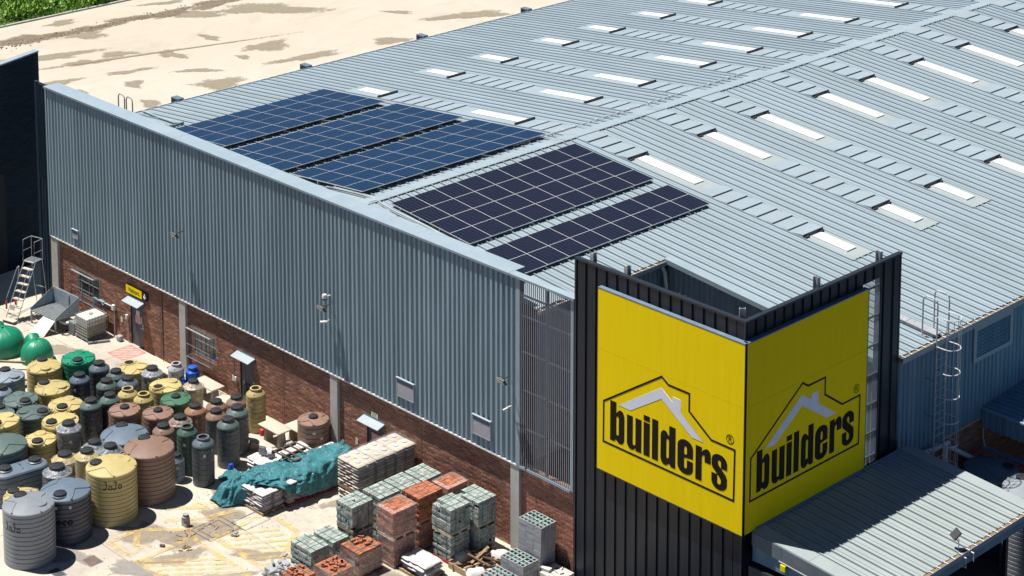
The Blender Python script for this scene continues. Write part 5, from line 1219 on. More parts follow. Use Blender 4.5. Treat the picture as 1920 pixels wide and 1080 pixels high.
# dark tank in the shade and ribbed tank at the right edge
big_tank('water_tank', 'dark tank in deep shade behind the canopy', 'big', 'navy', .95, 13.5, 1.05, 3.0, 40, None, G1_)
t_ = big_tank('water_tank', 'pale ribbed tank cut by the right edge below the lean-to', 'big', 'grey', 3.0, 12.7, .9, 3.3, 140, None, G1_)
big_tank('water_tank', 'dark ribbed tank behind the blue pole at the bottom right', 'big', 'darkgrey', 8.1, 8.6, 1.2, 3.0, 140, None, G1_)
# green domed vessels
def green_dome(lab, x, y, r, h, neck):
    Gd = thing('green_dome', lab, 'green vessel', (x, y, 0), 'green moulded domes by the left edge')
    n = 48; vs = []; fs = []; prof = [(1.0, 0), (1.01, .18), (1.0, .34), (.95, .52), (.84, .70), (.66, .85), (.42, .95), (.16, .995), (.01, 1.0)]
    for (q, z) in prof:
        for k in range(n):
            t = 2 * PI * k / n; f_ = 1 - .035 * (abs(math.sin(4 * t)) ** 6) if q > .05 else 1; vs.append((r * q * f_ * math.cos(t), r * q * f_ * math.sin(t), h * z))
    for i in range(len(prof) - 1):
        for k in range(n): fs.append((i * n + k, i * n + (k + 1) % n, (i + 1) * n + (k + 1) % n, (i + 1) * n + k))
    mb = MB(); mb.add(vs, fs); mb.obj('dome_shell', 'tank_green', Gd, smooth=28)
    for k in range(8):
        t = 2 * PI * k / 8 + .0; MB().tube([(r * q * .985 * math.cos(t), r * q * .985 * math.sin(t), h * z) for q, z in prof[:-1]], .018, 5).obj('moulded_seam', 'tank_green', Gd)
    MB().lathe([(.06, 0), (.05, .06), (.001, .06)], 14, 0, 0).obj('top_knob', 'tank_greenmid', Gd).location = (0, 0, h - .01)
    m = Matrix.Translation((r * .72 * math.cos(R(neck)), r * .72 * math.sin(R(neck)), h * .62)) @ Matrix.Rotation(R(neck), 4, 'Z') @ Matrix.Rotation(R(58), 4, 'Y')
    me = MB().lathe([(.34, -.1), (.34, .30), (.30, .34), (.01, .35)], 28, 0, 0).mesh('neck_spout', 'tank_green', 30); me.transform(m); link('neck_spout', me, Gd)
green_dome('bright green moulded dome cut by the left edge', -40.3, -4.35, 1.02, 1.12, 165); green_dome('smaller bright green moulded dome beside pale boards', -38.35, -3.75, .74, 1.0, 165)
# pale boards left
pb = thing('pale_boards', 'stack of pale boards and a timber beside the green domes', 'boards', (0, 0, 0))
for i, (x, y, a, z) in enumerate(((-37.3, -5.6, 8, .12), (-37.1, -5.45, 10, .16), (-36.6, -6.6, 6, .1))):
    q = box('board', -1.1, 1.1, -.28, .28, 0, .035, 'slab', pb); q.location = (x, y, z); q.rotation_euler = (0, 0, R(a))
q = MB().box(-1.0, 1.0, -.05, .05, 0, .08).obj('timber', 'wood_old', pb); q.location = (-38.6, -5.3, .3); q.rotation_euler = (0, 0, R(40))
q = MB().box(-.5, .5, -.05, .05, 0, .08).obj('timber', 'wood_old', pb); q.location = (-36.2, -5.2, .2); q.rotation_euler = (0, 0, R(50))
# blue drums and red tray
for lab, x, y, r, h in (('large bright blue plastic drum against the brick wall', -31.25, -.2, .31, .82), ('small bright blue plastic drum in front of the larger one', -31.2, -.78, .18, .50)):
    D = thing('blue_drum', lab, 'drum', (x, y, 0), 'bright blue drums by the wall'); MB().lathe([(r, 0), (r, h * .3), (r * 1.03, h * .32), (r, h * .34), (r, h * .72), (r * .95, h * .82), (r * .62, h * .93), (r * .58, h)], 28).obj('drum_body', 'blue_drum', D, smooth=30)
    MB().lathe([(r * .66, h - .0), (r * .66, h + .07), (r * .5, h + .09), (.01, h + .09)], 24).obj('drum_lid', 'blue_drum', D, smooth=30)
rt = thing('red_tray', 'small red tray on the slab near the pale open tank', 'tray', (-32.5, -.35, .42)); link('tray_rim', rbox_mesh('tray_rim', .55, .36, .12, .03, 'red_p'), rt, (0, 0, .0)); box('tray_well', -.2, .2, -.12, .12, .055, .065, 'bolt', rt)
MB().tube([(.1, -.1, 0), (-.6, -.5, -.1)], .015, 5).obj('tray_handle', 'rust', rt)
# ------------------------------------------------------------------ cement tables and benches
def top_slab(parent, x0, x1, y0, y1, z, rot=0, leg=True, nm='table_top'):
    me = rbox_mesh(nm, x1 - x0, y1 - y0, .07, .03, 'slab'); link(nm, me, parent, ((x0 + x1) / 2, (y0 + y1) / 2, z - .035), R(rot))
    if leg:
        for s in (-.32, .32):
            link('pedestal', MB().hexa([(-.09, -.20, 0), (.09, -.20, 0), (.09, .20, 0), (-.09, .20, 0)], [(-.06, -.13, z - .07), (.06, -.13, z - .07), (.06, .13, z - .07), (-.06, .13, z - .07)]).mesh('pedestal', 'slab'), parent, ((x0 + x1) / 2 + s * (x1 - x0), (y0 + y1) / 2, 0))
def ctable(lab, x0, x1, y0, y1, z=.75, cat='table', nm='cement_table'): t = thing(nm, lab, cat, (0, 0, 0), 'cement garden tables and benches'); top_slab(t, x0, x1, y0, y1, z, nm='table_top' if z > .6 else 'seat_slab'); return t
ctable('cast cement table nearest the tall pair of green grey tanks', -25.05, -23.65, -1.3, -.6)
ctable('cast cement table behind, half hidden by the lone brown tank', -24.3, -23.2, -.52, .18, .70)
ctable('long cement bench in front of the nearer cement table', -24.95, -23.40, -2.05, -1.62, .45, 'bench', 'cement_bench')
ctable('cement table between the plastic covered tank and the brick wall', -30.4, -28.9, -.85, -.15, .75)
ctable('cement bench below the door behind the tall yellow tank', -28.9, -27.4, -.75, -.35, .45, 'bench', 'cement_bench')
ctable('cement table beside the red tray, behind the dark filmed tank', -33.5, -32.0, -.85, -.2, .42)
rs = thing('red_item', 'small red plastic item on the cement bench', 'red object', (-24.5, -1.5, .46)); link('red_body', rbox_mesh('red_body', .2, .16, .3, .05, 'red_p'), rs, (0, 0, .15))
gc = thing('grey_canister', 'round grey canister under the rear cement table', 'canister', (-23.55, -.85, 0)); MB().lathe([(.2, 0), (.2, .28), (.15, .33), (.01, .34)], 20).obj('canister_body', 'grey_p', gc, smooth=30)

# ------------------------------------------------------------------ pallets and what they carry
def pallet(lab, x0, x1, y0, y1, z=0, mat='wood', group='timber pallets under the stacked goods'):
    P_ = thing('pallet', lab, 'pallet', ((x0 + x1) / 2, (y0 + y1) / 2, z), group); w, d = (x1 - x0) / 2, (y1 - y0) / 2
    for s in (-1, 0, 1): box('runner', -w, w, s * (d - .05) - .045, s * (d - .05) + .045, .0, .085, mat, P_)
    k = 0; n = 6; bw_ = 2 * w / n
    for i in range(n): box('deck_board', -w + i * bw_ + .012, -w + (i + 1) * bw_ - .012, -d, d, .086, .108, mat, P_)
    return P_
def brick_stack(name, lab, x0, x1, y0, y1, z0, z1, mat, bl=.222, bw_=.106, bh_=.073, group=None, missing=.0, rag=0, film=None, straps=True, seed=0, loose=0, cat='brick stack', skew=0.02):
    S = thing(name, lab, cat, ((x0 + x1) / 2, (y0 + y1) / 2, z0), group); w, d, h = (x1 - x0) / 2, (y1 - y0) / 2, z1 - z0; rr_ = random.Random(seed)
    nz = max(1, int(round(h / (bl * .5 + .003)))); nx = max(2, int(round(2 * w / (bw_ + .004)))); ny = max(2, int(round(2 * d / (bl + .004)))); px, py, pz = 2 * w / nx, 2 * d / ny, h / nz
    mb = MB()
    for k in range(nz):
        sx, sy = rr_.uniform(-skew, skew), rr_.uniform(-skew, skew)
        alt = k % 2
        mx, my = (nx, ny) if not alt or k == nz - 1 else (max(2, int(round(2 * w / (bl + .004)))), max(2, int(round(2 * d / (bw_ + .004)))))
        qx, qy = 2 * w / mx, 2 * d / my
        for i in range(mx):
            for j in range(my):
                edge = i in (0, mx - 1) or j in (0, my - 1) or k >= nz - 2
                if not edge: continue
                if (i in (0, mx - 1) or j in (0, my - 1)) and k < nz - 1 and rr_.random() < missing: continue
                if k == nz - 1 and rag and j == 0 and i < rag: continue
                a, b = -w + i * qx + sx + rr_.uniform(-.010, .010), -d + j * qy + sy + rr_.uniform(-.010, .010); c_ = k * pz
                mb.box(a + .004, a + qx - .006, b + .004, b + qy - .006, c_ + .002, c_ + pz - .006 - rr_.uniform(0, .008))
    mb.obj('stacked_bricks', mat, S, kind='stuff')
    MB().box(-w + .1, w - .1, -d + .1, d - .1, .01, h - .16).obj('stack_core', 'dark', S)
    if straps:
        for t in (-.5, .5):
            box('strap', -w - .006, w + .006, t * d - .008, t * d + .008, h + .001, h + .006, 'strap_green', S); box('strap', t * w - .008, t * w + .008, -d - .006, d + .006, h + .0015, h + .0065, 'strap_green', S)
            box('strap', -w - .008, -w - .002, t * d - .012, t * d + .012, 0, h, 'strap_green', S); box('strap', t * w - .012, t * w + .012, -d - .010, -d - .004, 0, h, 'strap_green', S)
            box('strap', w + .002, w + .010, t * d - .012, t * d + .012, 0, h, 'strap_green', S)
    for k in range(loose):
        q = MB().box(-.11, .11, -.05, .05, 0, .073).obj('loose_brick', mat, S); q.location = (rr_.uniform(-w * .7, w * .6), rr_.uniform(-d * .7, d * .7), h + .004); q.rotation_euler = (rr_.uniform(-.1, .1) * 0, 0, rr_.uniform(0, 3))
    if film: wrap_box(S, w, d, h, film, seed)
    return S
def wrap_box(S, w, d, h, mat, seed=0, top=True, n=14, m=10, z0=.02):
    rr_ = random.Random(seed + 9); per = []
    for i in range(n): per.append((-w + 2 * w * i / n, -d, 0, -1))
    for i in range(n): per.append((w, -d + 2 * d * i / n, 1, 0))
    for i in range(n): per.append((w - 2 * w * i / n, d, 0, 1))
    for i in range(n): per.append((-w, d - 2 * d * i / n, -1, 0))
    N = len(per); vs = []; fs = []
    for k in range(m + 1):
        z = z0 + (h + .03 - z0) * k / m
        for (x, y, nx, ny) in per: o = .022 + rr_.uniform(0, .022) + .012 * math.sin(z * 17 + x * 5 + y * 7); vs.append((x * 1.01 + nx * o, y * 1.01 + ny * o, z + rr_.uniform(-.008, .008)))
    for k in range(m):
        for i in range(N): fs.append((k * N + i, k * N + (i + 1) % N, (k + 1) * N + (i + 1) % N, (k + 1) * N + i))
    if top:
        b = m * N; o = len(vs)
        for (x, y, nx, ny) in per: vs.append((x * .78, y * .78, h + .04 + rr_.uniform(-.004, .03)))
        for i in range(N): fs.append((b + i, b + (i + 1) % N, o + (i + 1) % N, o + i))
    mb = MB(); mb.add(vs, fs); return mb.obj('stretch_film', mat, S, smooth=True)
GC_, GO_ = 'pallet loads of cement stock bricks', 'pallet loads of orange clay bricks'
def two_high(labs, x0, x1, y0, y1, zt, mat, group, films=(None, None), seeds=(1, 2), wood=('wood', 'wood'), **k):
    zm = zt / 2
    pallet('pallet under the lower load: ' + labs[2], x0, x1, y0, y1, 0, wood[0]); brick_stack('brick_stack', labs[1], x0 + .02, x1 - .02, y0 + .02, y1 - .02, .11, zm - .01, mat, group=group, film=films[1], seed=seeds[1], **k)
    pallet('pallet between the two loads: ' + labs[2], x0, x1, y0, y1, zm, wood[1]); brick_stack('brick_stack', labs[0], x0, x1, y0, y1, zm + .11, zt, mat, group=group, film=films[0], seed=seeds[0], **k)
two_high(('upper load of cement bricks nearest the tarpaulin, a stone on top', 'lower load of cement bricks nearest the tarpaulin, in shadow', 'left front cement bricks'), -15.78, -14.84, -4.64, -3.60, 2.1, 'brick_cement', GC_, seeds=(3, 4), missing=.05)
st = thing('loose_stone', 'small grey stone on top of the left front cement bricks', 'stone', (-15.25, -4.25, 2.1)); link('stone_body', rbox_mesh('stone_body', .12, .1, .08, .03, 'block_grey'), st, (0, 0, .04))
two_high(('upper load of cement bricks against the cement bags, frontmost of three', 'lower cement brick load under the frontmost of three', 'front of three'), -15.85, -14.80, -3.3, -2.32, 2.0, 'brick_cement', GC_, seeds=(5, 6))
two_high(('upper load of cement bricks in the middle of three in a row', 'lower cement brick load under the middle of three', 'middle of three'), -15.85, -14.78, -2.26, -1.30, 2.0, 'brick_cement', GC_, seeds=(7, 8))
two_high(('upper load of cement bricks closest to the brick wall, rear of three', 'lower cement brick load under the rear of three', 'rear of three'), -15.82, -14.72, -1.22, -.25, 2.0, 'brick_cement', GC_, seeds=(9, 10))
two_high(('upper unwrapped load of orange bricks between two film wrapped loads', 'lower orange brick load in film under the unwrapped one', 'unwrapped orange'), -14.44, -13.5, -2.52, -1.34, 2.2, 'brick_clay', GO_, films=(None, 'film_thin'), seeds=(11, 12), straps=False)
two_high(('upper film wrapped load of orange bricks, front one with torn film', 'lower film wrapped load of orange bricks with a dark label', 'front wrapped orange'), -14.24, -13.30, -3.95, -2.85, 2.2, 'brick_clay', GO_, films=('film', 'film'), seeds=(13, 14), straps=False, wood=('wood', 'wood_pale'))
two_high(('upper film wrapped load of orange bricks beside the brick wall', 'lower orange brick load beside the brick wall', 'rear wrapped orange'), -14.16, -13.28, -1.26, -.24, 2.2, 'brick_clay', GO_, films=('film', 'film_thin'), seeds=(15, 16), straps=False)
two_high(('upper load of cement bricks with uneven top, before the wall load', 'lower load of cement bricks on a red pallet', 'uneven cement load'), -13.05, -12.02, -2.27, -1.28, 2.2, 'brick_cement', GC_, seeds=(17, 18), wood=('red_pallet', 'wood_pale'), missing=.03, rag=4)
two_high(('upper load of cement bricks nearest the concrete column', 'lower load of cement bricks nearest the concrete column', 'column side cement load'), -12.92, -11.72, -1.15, -.22, 2.2, 'brick_cement', GC_, seeds=(19, 20), missing=.03, rag=3)
for i, (lab, a) in enumerate((('single load of cement bricks on the open concrete, front of two', (-16.2, -14.98, -6.5, -5.64)), ('single load of cement bricks on the open concrete, rear of two', (-16.1, -14.95, -5.5, -4.75)))):
    pallet('pallet under the ' + ('front' if i == 0 else 'rear') + ' single cement load', a[0], a[1], a[2], a[3], 0, 'wood'); brick_stack('brick_stack', lab, *a, .11, 1.0, 'brick_cement', group=GC_, seed=21 + i, missing=.02)
pallet('red pallet under the orange bricks with loose ones on top', -14.72, -13.62, -5.35, -4.2, 0, 'red_pallet'); brick_stack('brick_stack', 'orange bricks in milky film with loose bricks on top', -14.7, -13.66, -5.33, -4.22, .11, 1.0, 'brick_clay', group=GO_, film=None, seed=31, loose=9)
sw = [o for o in col.objects if o.get('label') == 'orange bricks in milky film with loose bricks on top'][0]; wrap_box(sw, .52, .555, .80, 'film_milky', 44, top=False)
pallet('pallet under the open crate of orange bricks', -14.55, -13.4, -6.8, -5.7, 0, 'wood'); oo = brick_stack('brick_stack', 'jumbled orange bricks in an opened film bag at the bottom edge', -14.5, -13.45, -6.75, -5.75, .11, .82, 'brick_clay', group=GO_, seed=33, loose=16, straps=False, skew=.02); wrap_box(oo, .53, .51, .80, 'film_milky', 50, top=False)
brick_stack('brick_stack', 'low load of orange bricks cut by the bottom edge', -14.9, -14.0, -8.0, -7.1, .0, .85, 'brick_clay', group=GO_, seed=35, loose=8)
# grey rubble of broken blocks
rbk = thing('broken_blocks', 'pile of broken grey blocks at the bottom edge beside the cement bricks', 'rubble', (-15.7, -7.2, 0)); rr = random.Random(8)
for k in range(46):
    q = link('block_piece', rbox_mesh('block_piece', rr.uniform(.12, .3), rr.uniform(.08, .16), rr.uniform(.06, .12), .012, 'block_grey', 1), rbk, (rr.gauss(0, .32), rr.gauss(0, .26), rr.uniform(.06, .55) * (1 if k > 12 else .4)))
    q.rotation_euler = (rr.uniform(-.6, .6), rr.uniform(-.6, .6), rr.uniform(0, 3))
box('block_core', -.6, .6, -.45, .45, 0, .34, 'block_grey', rbk)
# hollow blocks
def hollow_mesh():
    L_, W_, H_, t = .39, .19, .19, .032; mb = MB()
    mb.box(0, L_, 0, t, 0, H_).box(0, L_, W_ - t, W_, 0, H_)
    for x in (0, L_ / 2 - t / 2, L_ - t): mb.box(x, x + t, t, W_ - t, 0, H_)
    return mb.mesh('hollow_block', 'block_grey')
HB = hollow_mesh(); SB = MB().box(0, .39, 0, .19, 0, .19).mesh('block', 'block_grey')
def hollow_load(lab, x0, y0, z0, nx, ny, nz, seed, upright=False, miss=.03, lean=0):
    S = thing('block_stack', lab, 'block stack', (x0, y0, z0), 'loads of grey hollow blocks'); rr_ = random.Random(seed)
    for k in range(nz):
        for i in range(nx):
            for j in range(ny):
                edge = i in (0, nx - 1) or j in (0, ny - 1) or k == nz - 1
                if not edge or (k < nz - 1 and rr_.random() < miss): continue
                o = link('hollow_block', HB, S, (i * .395 + rr_.uniform(-.008, .008) + lean * k, j * .197 + rr_.uniform(-.006, .006), k * .196))
    box('stack_core', .15, nx * .395 - .15 + lean * nz, .12, ny * .197 - .12, 0, nz * .196 - .22, 'dark', S) if nz > 1 else None
    z = nz * .196
    for t in (.3, .7): box('strap', lean * nz, nx * .395 + lean * nz, ny * .197 * t - .014, ny * .197 * t + .014, z + .001, z + .005, 'strap_green', S); box('strap', lean * nz + nx * .395 * t - .012, lean * nz + nx * .395 * t + .012, 0, ny * .197, z + .002, z + .006, 'strap_green', S)
    return S
pallet('pallet under the tall load of hollow blocks', -10.25, -9.05, -.62, .22, 0)
hollow_load('tall load of grey hollow blocks leaning near the black tower', -10.20, -.60, .11, 3, 4, 10, 1, lean=.010)
pallet('pallet under the low load of hollow blocks', -10.15, -8.9, -1.55, -.72, 0); hollow_load('low load of hollow blocks with bright green straps', -10.14, -1.50, .11, 3, 4, 4, 2)
hollow_load('lowest load of hollow blocks cut by the bottom edge', -10.1, -2.65, .0, 3, 5, 3, 3)
# pavers
pallet('pallet under the pale pavers', -8.9, -7.85, -.82, .12, 0)
pv = thing('paver_stack', 'pallet of pale cement pavers with loose ones on top, beside the tower', 'paver stack', (-8.88, -.80, .11)); pm = MB().box(0, .39, 0, .055, 0, .19).mesh('paver', 'paver')
for k in range(2):
    for i in range(2):
        for j in range(14):
            x = i * .50; q = link('paver', pm, pv, (x + random.uniform(-.01, .01), j * .062, k * .193)); q.scale = (1.25, 1, 1)
for (x, y, a, n) in ((.15, .25, 10, 2), (.55, .5, -12, 1), (.35, .62, 25, 1), (.85, .2, -25, 1)):
    for k in range(n): q = MB().box(-.2, .2, -.10, .10, 0, .05).obj('paver', 'paver', pv); q.location = (x, y, .39 + k * .056); q.rotation_euler = (0, 0, R(a))
# cement bag stacks
def bag_mesh(name, sx, sy, sz, mat, seed=0):
    mb = MB(); n, m_ = 10, 7; vs = []; rr_ = random.Random(seed)
    for side in (1, -1):
        for i in range(n + 1):
            for j in range(m_ + 1):
                u, v = i / n * 2 - 1, j / m_ * 2 - 1
                e = (1 - abs(u) ** 4) * (1 - abs(v) ** 4); z = side * sz / 2 * e ** .30 * (1 + rr_.uniform(-.14, .14)); k = 1 - .05 * (1 - e)
                vs.append((u * sx / 2 * (1 - .05 * v * v), v * sy / 2 * (1 - .07 * u * u), z))
    def ix(s, i, j): return s * (n + 1) * (m_ + 1) + i * (m_ + 1) + j
    fs = []
    for s in (0, 1):
        for i in range(n):
            for j in range(m_):
                q = (ix(s, i, j), ix(s, i + 1, j), ix(s, i + 1, j + 1), ix(s, i, j + 1)); fs.append(q if s == 0 else q[::-1])
    mb.add(vs, fs); return mb.mesh(name, mat, 'all')
def bag_load(name, lab, x0, x1, y0, y1, z0, z1, mat, group, sx=.62, sy=.42, t=.12, seed=0, jit=.02, shell=True, cat='bag stack'):
    S = thing(name, lab, cat, (x0, y0, z0), group); rr_ = random.Random(seed); w, d = x1 - x0, y1 - y0
    ms = [bag_mesh('bag', 1, 1, 1, mat, seed * 5 + i) for i in range(3)]; nz = max(1, int(round((z1 - z0) / (t * .94)))); p = (z1 - z0) / nz
    for k in range(nz):
        alt = k % 2; nx, ny = (max(1, round(w / sx)), max(1, round(d / sy))) if not alt else (max(1, round(w / sy)), max(1, round(d / sx))); qx, qy = w / nx, d / ny
        for i in range(nx):
            for j in range(ny):
                if shell and k < nz - 1 and 0 < i < nx - 1 and 0 < j < ny - 1: continue
                q = link('bag', rr_.choice(ms), S, ((i + .5) * qx + rr_.uniform(-jit, jit), (j + .5) * qy + rr_.uniform(-jit, jit), (k + .5) * p)); q.scale = (qx * 1.05, qy * 1.05, p * 1.10); q.rotation_euler = (rr_.uniform(-.03, .03), rr_.uniform(-.03, .03), rr_.uniform(-.05, .05))
    return S
GB_ = 'cement bag loads beside the wall'
for nm, ya, yb, ft in (('front', -2.72, -1.80, 1), ('middle', -1.77, -.80, 2), ('rear', -.77, .24, 3)):
    x0, x1 = -18.05, -16.80; pallet('pallet under the ' + nm + ' cement bag load', x0, x1, ya, yb, 0)
    bag_load('cement_bag_load', nm + ' lower load of paper cement bags in the block beside the wall', x0, x1, ya, yb, .12, 1.10, 'bag_paper', GB_, seed=ft, jit=.008, t=.13)
    pallet('pallet between the ' + nm + ' cement bag loads', x0, x1, ya, yb, 1.14)
    S = bag_load('cement_bag_load', nm + ' upper load of paper cement bags, pale blue print on top', x0, x1, ya, yb, 1.25, 2.34, 'bag_paper', GB_, seed=ft + 10, jit=.008, t=.13)
    rr = random.Random(ft)
    for k in range(4):
        q = MB().lathe([(.14, 0), (.001, .0)], 16).obj('blue_print', 'bag_print', S); q.location = (.3 + (k % 2) * .6 + rr.uniform(-.05, .05), .25 + (k // 2) * .45, 1.115); q.scale = (1, .8, 1)
    # film hood over the load
    f_ = MB(); e = bpy.data.objects.new('hood_anchor', None)
    w, d = (x1 - x0) / 2, (yb - ya) / 2; bpy.data.objects.remove(e)
    fo = wrap_box(S, w, d, 1.08, 'film_thin', ft + 70, top=True, z0=.75); fo.location = (w, d, 0)
# white bag loads
GW_ = 'loads of white woven bags around the tarpaulin'
pallet('brown pallet under the front white bags', -21.13, -19.80, -5.07, -3.97, 0, 'wood'); bag_load('white_bag_load', 'front load of white bags beside the hanging tarpaulin', -21.10, -19.82, -5.05, -3.98, .12, .88, 'bag_white', GW_, seed=31, jit=.03, t=.12, sx=.55, sy=.45)
pallet('red pallet under the tarpaulin, front one', -20.95, -19.66, -3.9, -2.75, 0, 'red_pallet'); bag_load('white_bag_load', 'white bags on a red pallet under the tarpaulin, front', -20.92, -19.70, -3.88, -2.78, .12, .98, 'bag_white', GW_, seed=32, jit=.03)
pallet('red pallet under the tarpaulin, rear one', -20.95, -19.62, -2.7, -1.5, 0, 'red_pallet'); bag_load('white_bag_load', 'white bags on a red pallet under the tarpaulin, rear', -20.92, -19.66, -2.68, -1.52, .12, 1.02, 'bag_white', GW_, seed=33, jit=.03)
bag_load('white_bag_load', 'white bags with loose grey blocks lying on top', -22.80, -21.60, -3.55, -2.35, .02, .88, 'bag_white', GW_, seed=34, jit=.04)
bag_load('white_bag_load', 'white bags behind the leaning timber lattice', -22.60, -21.40, -2.10, -1.02, .02, .78, 'bag_white', GW_, seed=35, jit=.04)
bag_load('white_bag_load', 'white bags against the wall at the rear end of the tarpaulin', -21.3, -19.9, -1.35, -.35, .02, 1.02, 'bag_white', GW_, seed=36, jit=.04)
pallet('pallet under the open pile of white bags', -13.15, -11.75, -3.85, -2.8, 0, 'wood'); bag_load('white_bag_load', 'low pile of clean white bags in front of the cement bricks', -13.1, -11.78, -3.80, -2.85, .12, .62, 'bag_white', GW_, seed=37, jit=.05, t=.12, sx=.62, sy=.5)
for lab, x, y, z, r, sub in (('hollow grey block on the white bags', -22.62, -3.1, .90, 20, 1), ('broken grey block on the white bags, right', -22.1, -3.05, .92, 50, 0)):
    q = link('loose_block', HB if sub else SB, None, (x, y, z), R(r)); tag(q, lab, 'block'); q.scale = (.8, .9, .8)
q = link('loose_block', HB, None, (-22.55, -3.12, 1.07), R(25)); tag(q, 'hollow grey block balanced on top of the other one', 'block'); q.scale = (.62, .8, .8); q.rotation_euler = (0, 0, R(25))
# timber lattice leaning on the bags
lt = thing('timber_lattice', 'dark timber lattice frame lying tilted on the tarpaulin and bags', 'pallet frame', (-21.25, -2.35, 1.12)); lt.rotation_euler = (R(-6), R(4), R(8))
for (a, b, c_, d_) in ((-.62, -.54, -.68, .68), (.50, .58, -.68, .68), (-.06, .02, -.68, .68)): box('lattice_bar', a, b, c_, d_, 0, .10, 'wood_dark', lt)
for y in (-.68, -.24, .20, .60): box('lattice_slat', -.62, .58, y, y + .08, .101, .13, 'wood_dark', lt)
# tarpaulin
def tarp():
    ST_ = [(-.45, [(-20.9, .95), (-20.5, 1.25), (-19.95, 1.20), (-19.75, .9), (-19.62, .35)]),
           (-1.2, [(-21.1, 1.02), (-20.6, 1.18), (-19.75, 1.18), (-19.58, .85), (-19.50, .22)]),
           (-2.1, [(-21.3, .98), (-20.7, 1.14), (-19.75, 1.12), (-19.54, .75), (-19.46, .20)]),
           (-3.0, [(-21.5, .92), (-20.8, 1.10), (-19.80, 1.06), (-19.56, .70), (-19.48, .28)]),
           (-3.8, [(-21.7, .92), (-21.0, 1.06), (-20.1, 1.02), (-19.70, .88), (-19.58, .58)]),
           (-4.3, [(-21.8, .90), (-21.2, 1.03), (-20.7, 1.0), (-20.2, .97), (-19.95, .93)]),
           (-4.75, [(-22.0, .72), (-21.5, .98), (-21.1, .98), (-20.8, .96), (-20.5, .95)]),
           (-5.1, [(-22.3, .30), (-21.8, .80), (-21.35, .75), (-21.2, .45), (-21.15, .06)]),
           (-5.45, [(-22.45, .06), (-22.05, .50), (-21.7, .55), (-21.4, .25), (-21.25, .04)]),
           (-5.8, [(-22.3, .03), (-22.1, .08), (-21.85, .10), (-21.6, .05), (-21.45, .03)])]
    nu, nv = 80, 46; vs = []; fs = []
    def lerp(a, b, t): return a + (b - a) * t
    for i in range(nu + 1):
        s = i / nu * (len(ST_) - 1); k = min(int(s), len(ST_) - 2); f = s - k; f2 = f
        for j in range(nv + 1):
            t = j / nv * 4; q = min(int(t), 3); g_ = t - q
            A = ST_[k][1]; B_ = ST_[k + 1][1]
            ax, az = lerp(A[q][0], A[q + 1][0], g_), lerp(A[q][1], A[q + 1][1], g_); bx, bz = lerp(B_[q][0], B_[q + 1][0], g_), lerp(B_[q][1], B_[q + 1][1], g_)
            x, z, y = lerp(ax, bx, f2), lerp(az, bz, f2), lerp(ST_[k][0], ST_[k + 1][0], f)
            n1 = mnoise.noise((x * 1.6 + y * 1.1, y * 1.3 - x * .6, 3)); n2 = 1 - abs(mnoise.noise((x * 2.6 + y * 1.8, y * 1.4 - x * 2.0, 9))) * 2; n3 = 1 - abs(mnoise.noise((x * 6 + y * 3, y * 4 - x * 4, 19))) * 2
            amp = .35 + .65 * min(1, z / .5)
            hem = .08 * mnoise.noise((y * 2.2, 0, 5)) if j == nv else 0
            d = (n1 * .05 + max(0, n2) ** 2 * .13 + max(0, n3) ** 2 * .06) * amp
            steep = 1.0 if q >= 2 else .3
            vs.append((x + d * steep * .9, y - d * steep * .5, max(.015, z + d * (1.1 - .5 * steep) + hem)))
    for i in range(nu):
        for j in range(nv): a = i * (nv + 1) + j; fs.append((a, a + nv + 1, a + nv + 2, a + 1))
    return vs, fs
vs, fs = tarp(); mb = MB(); mb.add(vs, fs); me = mb.mesh('tarpaulin', 'tarp', 'all'); tp = link('tarpaulin', me); tag(tp, 'crumpled teal tarpaulin draped over the white bags', 'tarpaulin')
md = tp.modifiers.new('thickness', 'SOLIDIFY'); md.thickness = .008
bt = thing('blue_sheet', 'small crumpled blue and teal sheet beside the open slate tank', 'sheet', (-23.0, -4.1, 0)); rr = random.Random(4); mb = MB(); n = 12; vs = []
for i in range(n + 1):
    for j in range(n + 1): u, v = i / n - .5, j / n - .5; z = .05 + .30 * max(0, 1 - 3.2 * (u * u + v * v)) * (1 + .8 * mnoise.noise((u * 8, v * 8, 2))); vs.append((u * 1.1, v * .8, max(.01, z)))
mb.add(vs, [(i * (n + 1) + j, (i + 1) * (n + 1) + j, (i + 1) * (n + 1) + j + 1, i * (n + 1) + j + 1) for i in range(n) for j in range(n)]); mb.obj('sheet_cloth', 'tarp', bt, smooth='all'); q = MB().lathe([(.12, 0), (.14, .3), (.08, .5), (.001, .52)], 14).obj('blue_bundle', 'blue_drum', bt, smooth=30); q.location = (-.35, .15, 0)
# timber pile with two white sacks
tm = thing('timber_pile', 'jumbled pile of weathered timber offcuts at the bottom edge', 'timber pile', (-11.3, -1.5, 0)); rr = random.Random(21)
for k in range(26):
    L_ = rr.uniform(.6, 1.25); q = MB().box(-L_ / 2, L_ / 2, -rr.uniform(.03, .06), .045, -.014, .018).obj('plank', 'wood_old' if rr.random() < .7 else 'wood_dark', tm)
    q.location = (rr.gauss(0, .22), rr.gauss(0, .30), .08 + .40 * rr.random()); q.rotation_euler = (rr.uniform(-.35, .35), rr.uniform(-.3, .3), R(70) + rr.gauss(0, .45))
box('crate_side', -.72, -.66, -.9, .2, 0, .28, 'wood', tm); box('crate_side', -.66, .3, -.92, -.88, 0, .24, 'wood', tm)
bm3 = bag_mesh('white_sack', .75, .5, .34, 'bag_white', 3)
for lab, x, y, z, a in (('bulging white sack behind the timber pile', -11.0, -.72, .25, 20), ('white sack left of the timber pile', -11.95, -1.75, .2, 80), ('white sack at the front of the timber pile', -10.7, -2.2, .2, 60)):
    q = link('white_sack', bm3, None, (x, y, z), R(a)); tag(q, lab, 'sack')
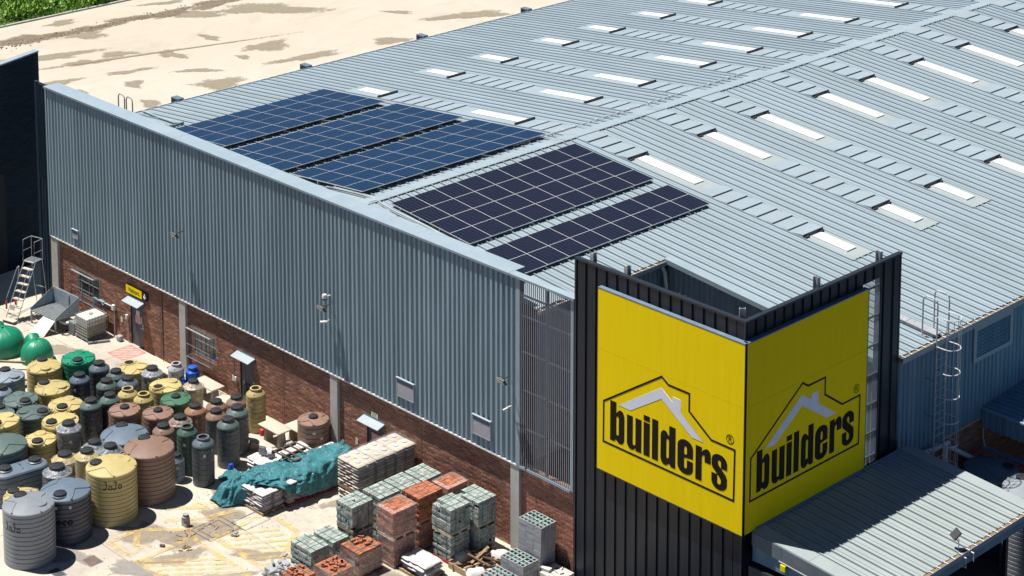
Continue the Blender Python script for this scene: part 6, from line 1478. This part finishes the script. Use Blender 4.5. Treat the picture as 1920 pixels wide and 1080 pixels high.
# block pillar and litter in the yard
bs = thing('block_marker', 'small tower of grey blocks and pots standing alone on the concrete', 'block pile', (-21.3, -7.62, 0))
box('lower_block', -.15, .15, -.10, .10, 0, .19, 'block_grey', bs); q = box('upper_block', -.14, .14, -.09, .09, .192, .36, 'block_grey', bs); q.rotation_euler = (0, 0, R(8))
MB().lathe([(.13, .361), (.15, .40), (.08, .42), (.08, .44), (.12, .46), (.12, .50), (.01, .505)], 16).obj('pot', 'grey_p', bs, smooth=30)
rr = random.Random(17)
def litter(lab, nm, x, y, parts, cat): 
    t = thing(nm, lab, cat, (x, y, 0.02))
    for i in range(parts):
        L_ = rr.uniform(.06, .34); q = MB().box(-L_ / 2, L_ / 2, -.02, .02, 0, .025).obj('stick', 'brown_stick', t); q.location = (rr.gauss(0, .22), rr.gauss(0, .16), .0); q.rotation_euler = (0, 0, rr.uniform(0, 3.1))
litter('scatter of brown sticks in front of the block tower', 'stick_litter', -20.72, -8.05, 8, 'debris'); litter('scatter of small brown chips on the yellow hatching', 'chip_litter', -19.95, -8.55, 9, 'debris'); litter('brown sticks lying right of the block tower', 'stick_litter', -20.6, -6.9, 4, 'debris')
q = link('loose_brick', rbox_mesh('loose_brick', .2, .1, .07, .01, 'rust'), None, (-20.63, -9.17, .06), R(30)); tag(q, 'single dark brick lying on the worn yellow paint', 'brick')
for lab, x, y, s in (('small heap of grey stones on the right yellow hatching', -19.5, -6.66, 3),):
    t = thing('stone_heap', lab, 'stones', (x, y, 0.02))
    for k in range(7): q = link('stone', rbox_mesh('stone', rr.uniform(.08, .16), rr.uniform(.06, .1), rr.uniform(.05, .09), .015, 'block_grey', 1), t, (rr.gauss(0, .1), rr.gauss(0, .1), .05 + .06 * (k > 3))); q.rotation_euler = (0, 0, rr.uniform(0, 3))
gv = MB(); rr = random.Random(40)
for k in range(320):
    x, y = rr.choice([(rr.gauss(-21, .9), rr.gauss(-7.6, 1.1)), (rr.uniform(-23, -15), rr.uniform(-12, -3)), (rr.uniform(-23, -18), rr.gauss(-5.6, .5))]); s = rr.uniform(.005, .016); m = Matrix.Translation((x, y, .03)) @ Matrix.Rotation(rr.uniform(0, 6), 4, 'Z'); gv.box(-s, s, -s * .6, s * .6, -.01, s * .6, m)
gv.obj('yard_grit', 'brown_stick', kind='stuff')
